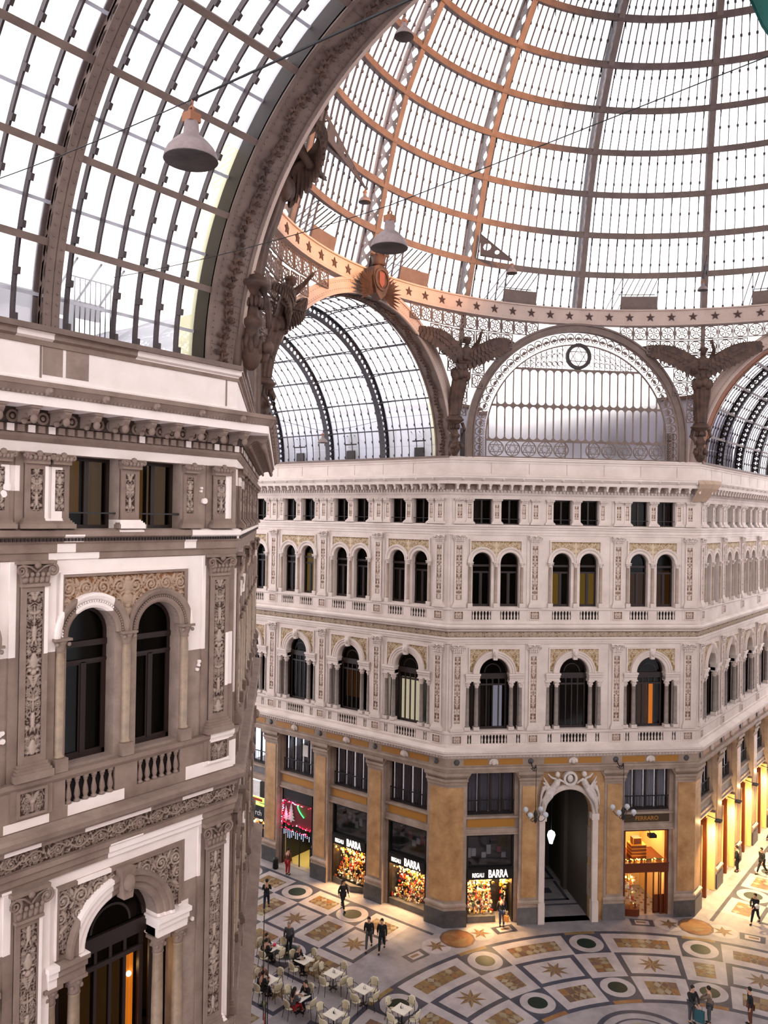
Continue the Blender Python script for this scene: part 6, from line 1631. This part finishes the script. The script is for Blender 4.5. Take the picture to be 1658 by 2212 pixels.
# roofs
VW = frame_matrix((-BH, 0, ZS), (0, 1), (-1, 0)); VS = frame_matrix((0, -BH, ZS), (-1, 0), (0, -1)); VN = frame_matrix((0, BH, ZS), (1, 0), (0, 1))
build_vault('ceiling_left', VW, 4, 'steel_grey', 'steel_grey', True, True)
build_vault('ceiling_near', VS, 3, 'steel', 'steel', False, True, openings=(0,))
build_vault('ceiling_far', VN, 5, 'steel_dark', 'steel', False, False, arch_m='rust')
build_dome(); build_spandrels(); build_lunette(MA); build_lunette(MD)
place_angels(); cartouche(); place_lamps()
build_floor(); cafe()
t = empty('roof_pergola'); t.matrix_world = VS @ Matrix.Translation((9.6, 2.4, .0)); tag(t, 'brown wooden roof shed seen through the open near panel', 'shed')
q = MB(); q.box(0, .1, 0, 2.4, .95, 1.2); q.box(.05, .12, .6, .75, 0, .95); q.box(.05, .12, 1.5, 1.65, 0, .95); q.box(.3, .4, -.3, 2.6, 1.3, 1.42); q.build('frame', ['star_brown'], t)
q = MB(); q.box(.2, .25, .75, 1.5, 0, .9); q.build('door', ['frame_brown'], t)
# railing, roof terrace seen through the opening of the near vault
q = MB()
for k in range(9): y = 3.1+k*.12; q.tube([(7.95, y, .02), (7.95, y, 1.35)], .011, 4)
for z in (.05, 1.35, .7)[:2]: q.tube([(7.95, 3.0, z), (7.95, 4.15, z)], .015, 4)
o = q.build('roof_railing', ['iron_dark']); o.matrix_world = VS; tag(o, 'thin iron railing in the open panel of the near left vault', 'railing')
q = MB()
for k in range(3): q.tube([(7.8, 3.0+k*.55, 1.7), (9.0, 2.95+k*.55, .95)], .03, 4, smooth=False)
q.tube([(9.0, 2.9, .95), (9.0, 4.2, .95)], .03, 4, smooth=False); q.box(8.95, 9.0, 2.9, 4.2, .2, .3)
o = q.build('tilted_sash', ['steel_dark']); o.matrix_world = VS; tag(o, 'tilted open window sash outside the near left vault', 'window sash')
mat('ext_wall', (150, 152, 166), .9); mat('ext_pale', (214, 206, 206), .9); mat('ext_lilac', (158, 152, 164), .9); mat('ext_brown', (92, 66, 56), .9)
def building(nm, x0, x1, y0, y1, z0, z1, m, lab):
    t = empty(nm, ((x0+x1)/2, (y0+y1)/2, z0)); tag(t, lab, 'building'); q = MB(); w_, d_ = (x1-x0)/2, (y1-y0)/2; H = z1-z0
    q.box(-w_, w_, -d_, d_, 0, H); q.build('wall', [m], t)
    q = MB(); q.box(-w_-.2, w_+.2, -d_-.2, d_+.2, H, H+.2); q.build('roof', ['ext_brown'], t)
    q = MB(); n = int(w_*2/3)
    for k in range(n): x = -w_+(k+.5)*2*w_/n; q.box(x-.5, x+.5, -d_-.03, -d_, H*.3, H*.7)
    n = int(d_*2/3)
    for k in range(n): y = -d_+(k+.5)*2*d_/n; q.box(w_, w_+.03, y-.5, y+.5, H*.3, H*.7)
    q.build('windows', ['frame_brown'], t)['kind'] = 'stuff'
building('roof_house', -44, -21.5, 12.5, 16, 26, 30.6, 'ext_wall', 'blue-grey building blurred behind the far left vault')
building('hillside_house', -34, -8.75, 20.5, 30, 24, 31.0, 'ext_lilac', 'pale grey building blurred behind the half-round screen')
building('terrace_block', -14.5, -10.0, -33, -24.2, 26, 30.6, 'ext_wall', 'blue-grey block blurred behind the near vault at the left edge')
building('terrace_house', -16.5, -11.5, -21.5, -20.5, 26, 28.4, 'ext_pale', 'small pale roof-terrace building seen through the open near panel')
for i, (x, y, z, s) in enumerate(((-16.6, 17.6, 28.0, 1.0), (-14.0, 19.8, 27.6, .8))):
    t = empty('roof_bush', (x, y, z-1)); tag(t, ('green bush blurred behind the left lights of the half-round screen', 'smaller green bush blurred behind the centre of the half-round screen')[i], 'bush')
    mat('leaf_green', (60, 92, 52), .8); q = MB(); rnd = random.Random(i)
    for k in range(260):
        a = rnd.random()*2*pi; r = s*rnd.random()**.5; zz = rnd.random()*2*s+.4; p = Vector((r*cos(a)*.7, r*sin(a)*.7, zz)); d = Vector((rnd.uniform(-1, 1), rnd.uniform(-1, 1), rnd.uniform(-1, 1))).normalized()*.16; e = d.cross(Vector((0, 0, 1)))*.5
        q.add([p, p+d*.5+e, p+d, p+d*.5-e], [(0, 1, 2, 3)])
    q.build('foliage', ['leaf_green'], t); q = MB(); q.tube([(0, 0, 0), (0, 0, 1.4*s)], .05, 6); q.build('stem', ['ext_brown'], t)
# flat roofs of the wings beside the vaults, walls that close the unseen sides
def plain(nm, P, z0, z1, m='stone'):
    q = MB(); q.add([(x, y, z0) for x, y in P]+[(x, y, z1) for x, y in P], [(i, i+1, i+1+len(P), i+len(P)) for i in range(len(P)-1)]); o = struct(q.build(nm, [m])); return o
plain('wall_south_of_left_arm', [(-42, -AH), (-BH, -AH)], 0, 26.8, 'stone_low')
q = MB(); n = 16; q.add([(x, -8*cos(pi*k/n), 26.8+8*sin(pi*k/n)) for x in (BH, 42) for k in range(n+1)], [(k, k+1, n+2+k, n+1+k) for k in range(n)]); struct(q.build('ceiling_east', ['roof_glass_far']))
plain('wall_east', [(AH, 46), (AH, BH), (BH, AH), (40, AH)], 0, 26.8, 'stone_low'); plain('wall_south_east', [(40, -AH), (BH, -AH), (9.6, -BH), (9.6, -50)], 0, 26.8, 'stone_low')
for nm, P in (('roof_north_west', [(-AH-.55, BH), (-AH-.55, 50), (-50, 50), (-50, AH+.55), (-BH, AH+.55)]), ('roof_south_west', [(-BH, -AH-.55), (-50, -AH-.55), (-50, -50), (-AH-.55, -50), (-AH-.55, -BH)])):
    q = MB(); q.add([(x, y, 26.7) for x, y in P]+[(x, y, 26.5) for x, y in P], [tuple(range(5)), tuple(range(9, 4, -1))]); struct(q.build(nm, ['ext_pale']))

# people in the arms
person(-27.4, 2.6, 130, 'person in black walking away beside the far green disc, left edge', 'walk', 'cl_black', 'cl_navy', seed=11, arms='phone')
person(-23.95, 5.5, -20, 'person in black jacket striding past the pointed shop window', 'walk', 'cl_black', 'cl_black', seed=12, long_hair=True, coat=.12)
person(-19.95, 3.0, -60, 'person in black coat, left of the pair crossing together', 'walk', 'cl_black', 'cl_grey', seed=13, coat=.2)
person(-19.3, 3.3, -60, 'person in black with side-striped trousers, right of the pair', 'walk', 'cl_black', 'cl_black', seed=14)
person(-29.7, 6.7, 100, 'person in brown jacket and red trousers at the shop with red lights', 'stand', 'cl_brown', 'cl_red', seed=15)
person(-29.2, 8.5, 60, 'person in black standing in the doorway under the icicle lights', 'stand', 'cl_black', 'cl_black', seed=16)
p_ = MA @ Vector((3.35, -.25, 0)); person(p_.x, p_.y, 120, 'person in dark coat and jeans holding an orange bag at the shop door', 'stand', 'cl_black', 'cl_jeans', seed=17, coat=.1)
q = MB(); q.box(-.13, .13, -.06, .06, 0, .34); q.tube([(-.08, 0, .34), (0, 0, .48), (.08, 0, .34)], .01, 5); o = q.build('shopping_bag', ['cl_orange']); o.location = (p_.x+.3, p_.y-.05, .42); tag(o, 'orange shopping bag held by the person at the shop door', 'bag')
person(-4.4, 19.5, -100, 'person in black walking with a white bundle under the arm, right side', 'walk', 'cl_black', 'cl_black', seed=18, arms='reach')
q = MB(); q.ball((0, 0, 0), .14, n=10, k=6); o = q.build('bundle', ['cl_white']); o.location = (-4.25, 19.2, 1.15); tag(o, 'white bundle carried by the person walking on the right', 'bundle')
person(-5.75, 26.9, -120, 'person in black walking near the shops of the right arm', 'walk', 'cl_black', 'cl_black', seed=19)
person(-6.6, 33.4, 60, 'person in black with pale cap far along the right arm', 'walk', 'cl_black', 'cl_black', 'cl_white', seed=20)
person(-6.1, 33.9, 60, 'person in pale jacket far along the right arm', 'walk', 'cl_taupe', 'cl_navy', 'hair_dark', seed=21)
person(-7.1, 26.2, 180, 'person in black looking into the second lit shop', 'stand', 'cl_black', 'cl_black', seed=22)
person(-4.35, 7.55, -40, 'person in black with a backpack, left of the facing pair', 'stand', 'cl_black', 'cl_grey', seed=23, arms='reach')
person(-3.65, 7.95, 190, 'person in taupe coat, right of the facing pair', 'stand', 'cl_taupe', 'cl_grey', 'hair_dark', seed=24, arms='reach', coat=.12)
person(-2.15, 9.1, -150, 'person in black at the bottom right, seen from behind', 'stand', 'cl_black', 'cl_brown', seed=25)
person(-1.3, 9.6, -150, 'person in black cut off at the right bottom corner', 'stand', 'cl_black', 'cl_black', seed=26)
q = MB(); q.box(-.2, .2, -.1, .1, 0, .5); q.tube([(-.1, 0, .5), (-.1, 0, .75), (.1, 0, .75), (.1, 0, .5)], .012, 5); o = q.build('suitcase', ['cl_teal']); o.location = (-3.95, 7.45, .25); tag(o, 'teal bag held between the facing pair', 'bag')

# teal cloth hanging close to the camera
CAM = Vector((7.3933, -31.4746, 23.3005)); yaw, pitch, roll = -0.66048, .005968, .01597
fw = Vector((sin(yaw)*cos(pitch), cos(yaw)*cos(pitch), sin(pitch))); r0 = Vector((cos(yaw), -sin(yaw), 0)); u0 = r0.cross(fw)
rt = cos(roll)*r0+sin(roll)*u0; up = -sin(roll)*r0+cos(roll)*u0
t = empty('awning_cloth'); tag(t, 'dark teal cloth hanging into the top right corner close by', 'cloth')
q = MB(); n, m = 30, 10; vs = []; bot = [(0, 24.12), (.1, 24.05), (.2, 24.0), (.35, 23.985), (.55, 23.94), (.75, 23.95), (1, 24.05)]
for s_ in (0, 1):
    for j in range(m+1):
        for i in range(n+1):
            u, v = i/n, j/m; zb = np.interp(u, [p[0] for p in bot], [p[1] for p in bot])+.004*sin(u*40)
            vs.append((7.057+.30*u-.004*s_, -30.222+.23*u+.02*sin(u*13)*(.2+v)+.006*s_, 24.6-(24.6-zb)*v))
K = (m+1)*(n+1); fs = []
for j in range(m):
    for i in range(n): a = j*(n+1)+i; fs += [(a, a+n+1, a+n+2, a+1), (K+a, K+a+1, K+a+n+2, K+a+n+1)]
q.add(vs, fs, 0, True); mat('teal_cloth', (24, 78, 72), .9, bump=.2, scale=30); q.build('cloth', ['teal_cloth'], t)
q = MB(); q.tube([(7.0, -30.27, 24.61), (7.6, -29.8, 24.61)], .015, 8); q.build('rail', ['steel_dark'], t)
# tan net wrapped round the right corner of the far cornice
def netting():
    q = MB(); prof = [(.98, 25.72), (.99, 25.5), (.85, 25.25), (.6, 25.0), (.3, 24.72), (.12, 24.5)]; P = []
    for k in range(15):
        u = -1+2*k/14; s_ = 1.25*u+.25; w_ = .03*sin(k*2.1)
        for d, z in prof:
            d2 = d+w_*(z < 25.6)
            if s_ < 0: v = MA @ Vector((LA+T8*d2+s_*(.62+.38*(z-24.5)/1.2), -d2, z-.06*(z < 25)*abs(u)))
            else: v = MC @ Vector((-T8*d2+s_*(.62+.38*(z-24.5)/1.2), -d2, z-.06*(z < 25)*abs(u)))
            P.append(v)
    m = len(prof); q.add(P, [(k*m+i, k*m+i+1, (k+1)*m+i+1, (k+1)*m+i) for k in range(14) for i in range(m-1)]); return q
mat('net_tan', (186, 160, 140), .9, bump=.3, scale=40)
tag(netting().build('protective_net', ['net_tan']), 'tan protective net wrapped round the right corner of the far cornice', 'net')
for k, (y, nm) in enumerate(((1.9, 'right'), (7.2, 'middle'), (11.6, 'left'))):
    t = empty('roof_hatch'); t.matrix_world = VW @ Matrix.Translation((7.75, y, .1)); tag(t, 'small dark open roof hatch low in the far left vault, %s one' % nm, 'hatch', 'roof hatches low in the far left vault')
    q = MB()
    for j in range(4): q.tube([(.0, .2+j*.3, 1.5), (.9, .15+j*.3, 1.05)], .025, 4, smooth=False)
    q.build('hatch_sash', ['steel_dark'], t); q = MB(); q.frame(0, 0, 0, 0, 0, 0, 0) if False else q.box(.1, .5, .25, .9, .0, .55); q.box(.1, .14, .1, 1.05, .9, .98); q.build('hatch_box', ['frame_brown'], t)

# ------------------------------------------------------------------ camera and light
cam = bpy.data.cameras.new('camera'); co = bpy.data.objects.new('camera', cam); COL.objects.link(co)
cam.sensor_fit = 'HORIZONTAL'; cam.sensor_width = 36; cam.lens = 1758.97*36/1658; cam.clip_start = .05; cam.clip_end = 500
mw = Matrix.Identity(4)
for i, v in enumerate((rt, up, -fw)):
    for j in range(3): mw[j][i] = v[j]
mw.translation = CAM; co.matrix_world = mw; SC.camera = co
w = bpy.data.worlds.new('world'); SC.world = w; w.use_nodes = True; nt = w.node_tree; bg = nt.nodes['Background']
tc = nt.nodes.new('ShaderNodeTexCoord'); sp = nt.nodes.new('ShaderNodeSeparateXYZ'); rp = nt.nodes.new('ShaderNodeValToRGB')
rp.color_ramp.elements[0].position = -.0; rp.color_ramp.elements[0].color = (.62, .64, .74, 1); rp.color_ramp.elements[1].position = .22; rp.color_ramp.elements[1].color = (1.0, .945, .915, 1)
nt.links.new(tc.outputs['Generated'], sp.inputs[0]); nt.links.new(sp.outputs['Z'], rp.inputs['Fac']); nt.links.new(rp.outputs['Color'], bg.inputs['Color'])
e_ = rp.color_ramp.elements.new(.60); e_.color = (1.0, .945, .915, 1); e_ = rp.color_ramp.elements.new(.9); e_.color = (.36, .37, .44, 1)
bg.inputs['Strength'].default_value = 2.1
# warm floods fixed on the far side of the dome ring
for p, d, e in (((13.5, -9.5, 35.0), (-30, 8, 8), 24000), ((15.5, -4, 35.2), (-33, 3, 10), 22000)):
    q = MB(); q.box(-.25, .25, -.2, .2, -.2, .2); o = q.build('dome_floodlight', ['shop_black']); o.location = Vector(p)+Vector((.5, -.1, -.1)); tag(o, 'black floodlight on the unseen east side of the dome ring', 'floodlight', 'floodlights on the east side of the dome ring')
    spot('dome_flood', p, d, e, (1, .46, .16), .8, .15)
bpy.context.view_layer.update(); dg = bpy.context.evaluated_depsgraph_get(); fonts = [o for o in COL.objects if o.type == 'FONT']
made = [(o, bpy.data.meshes.new_from_object(o.evaluated_get(dg))) for o in fonts]
for o, me in made:
    nm, par, mw_, pi_ = o.name, o.parent, o.matrix_local.copy(), o.matrix_parent_inverse.copy(); m_ = o.data.materials[0]; bpy.data.objects.remove(o); n = bpy.data.objects.new(nm, me); COL.objects.link(n); n.parent = par; n.matrix_local = mw_
    if not me.materials: me.materials.append(m_)
SC.view_settings.view_transform = 'Standard'; SC.view_settings.look = 'None'; SC.view_settings.gamma = 1; SC.view_settings.use_curve_mapping = False; SC.view_settings.exposure = 0.98
cy = SC.cycles; cy.max_bounces = 6; cy.diffuse_bounces = 2; cy.glossy_bounces = 2; cy.transmission_bounces = 4; cy.transparent_max_bounces = 16; cy.use_denoising = True; cy.caustics_reflective = False; cy.caustics_refractive = False; cy.sample_clamp_indirect = 4
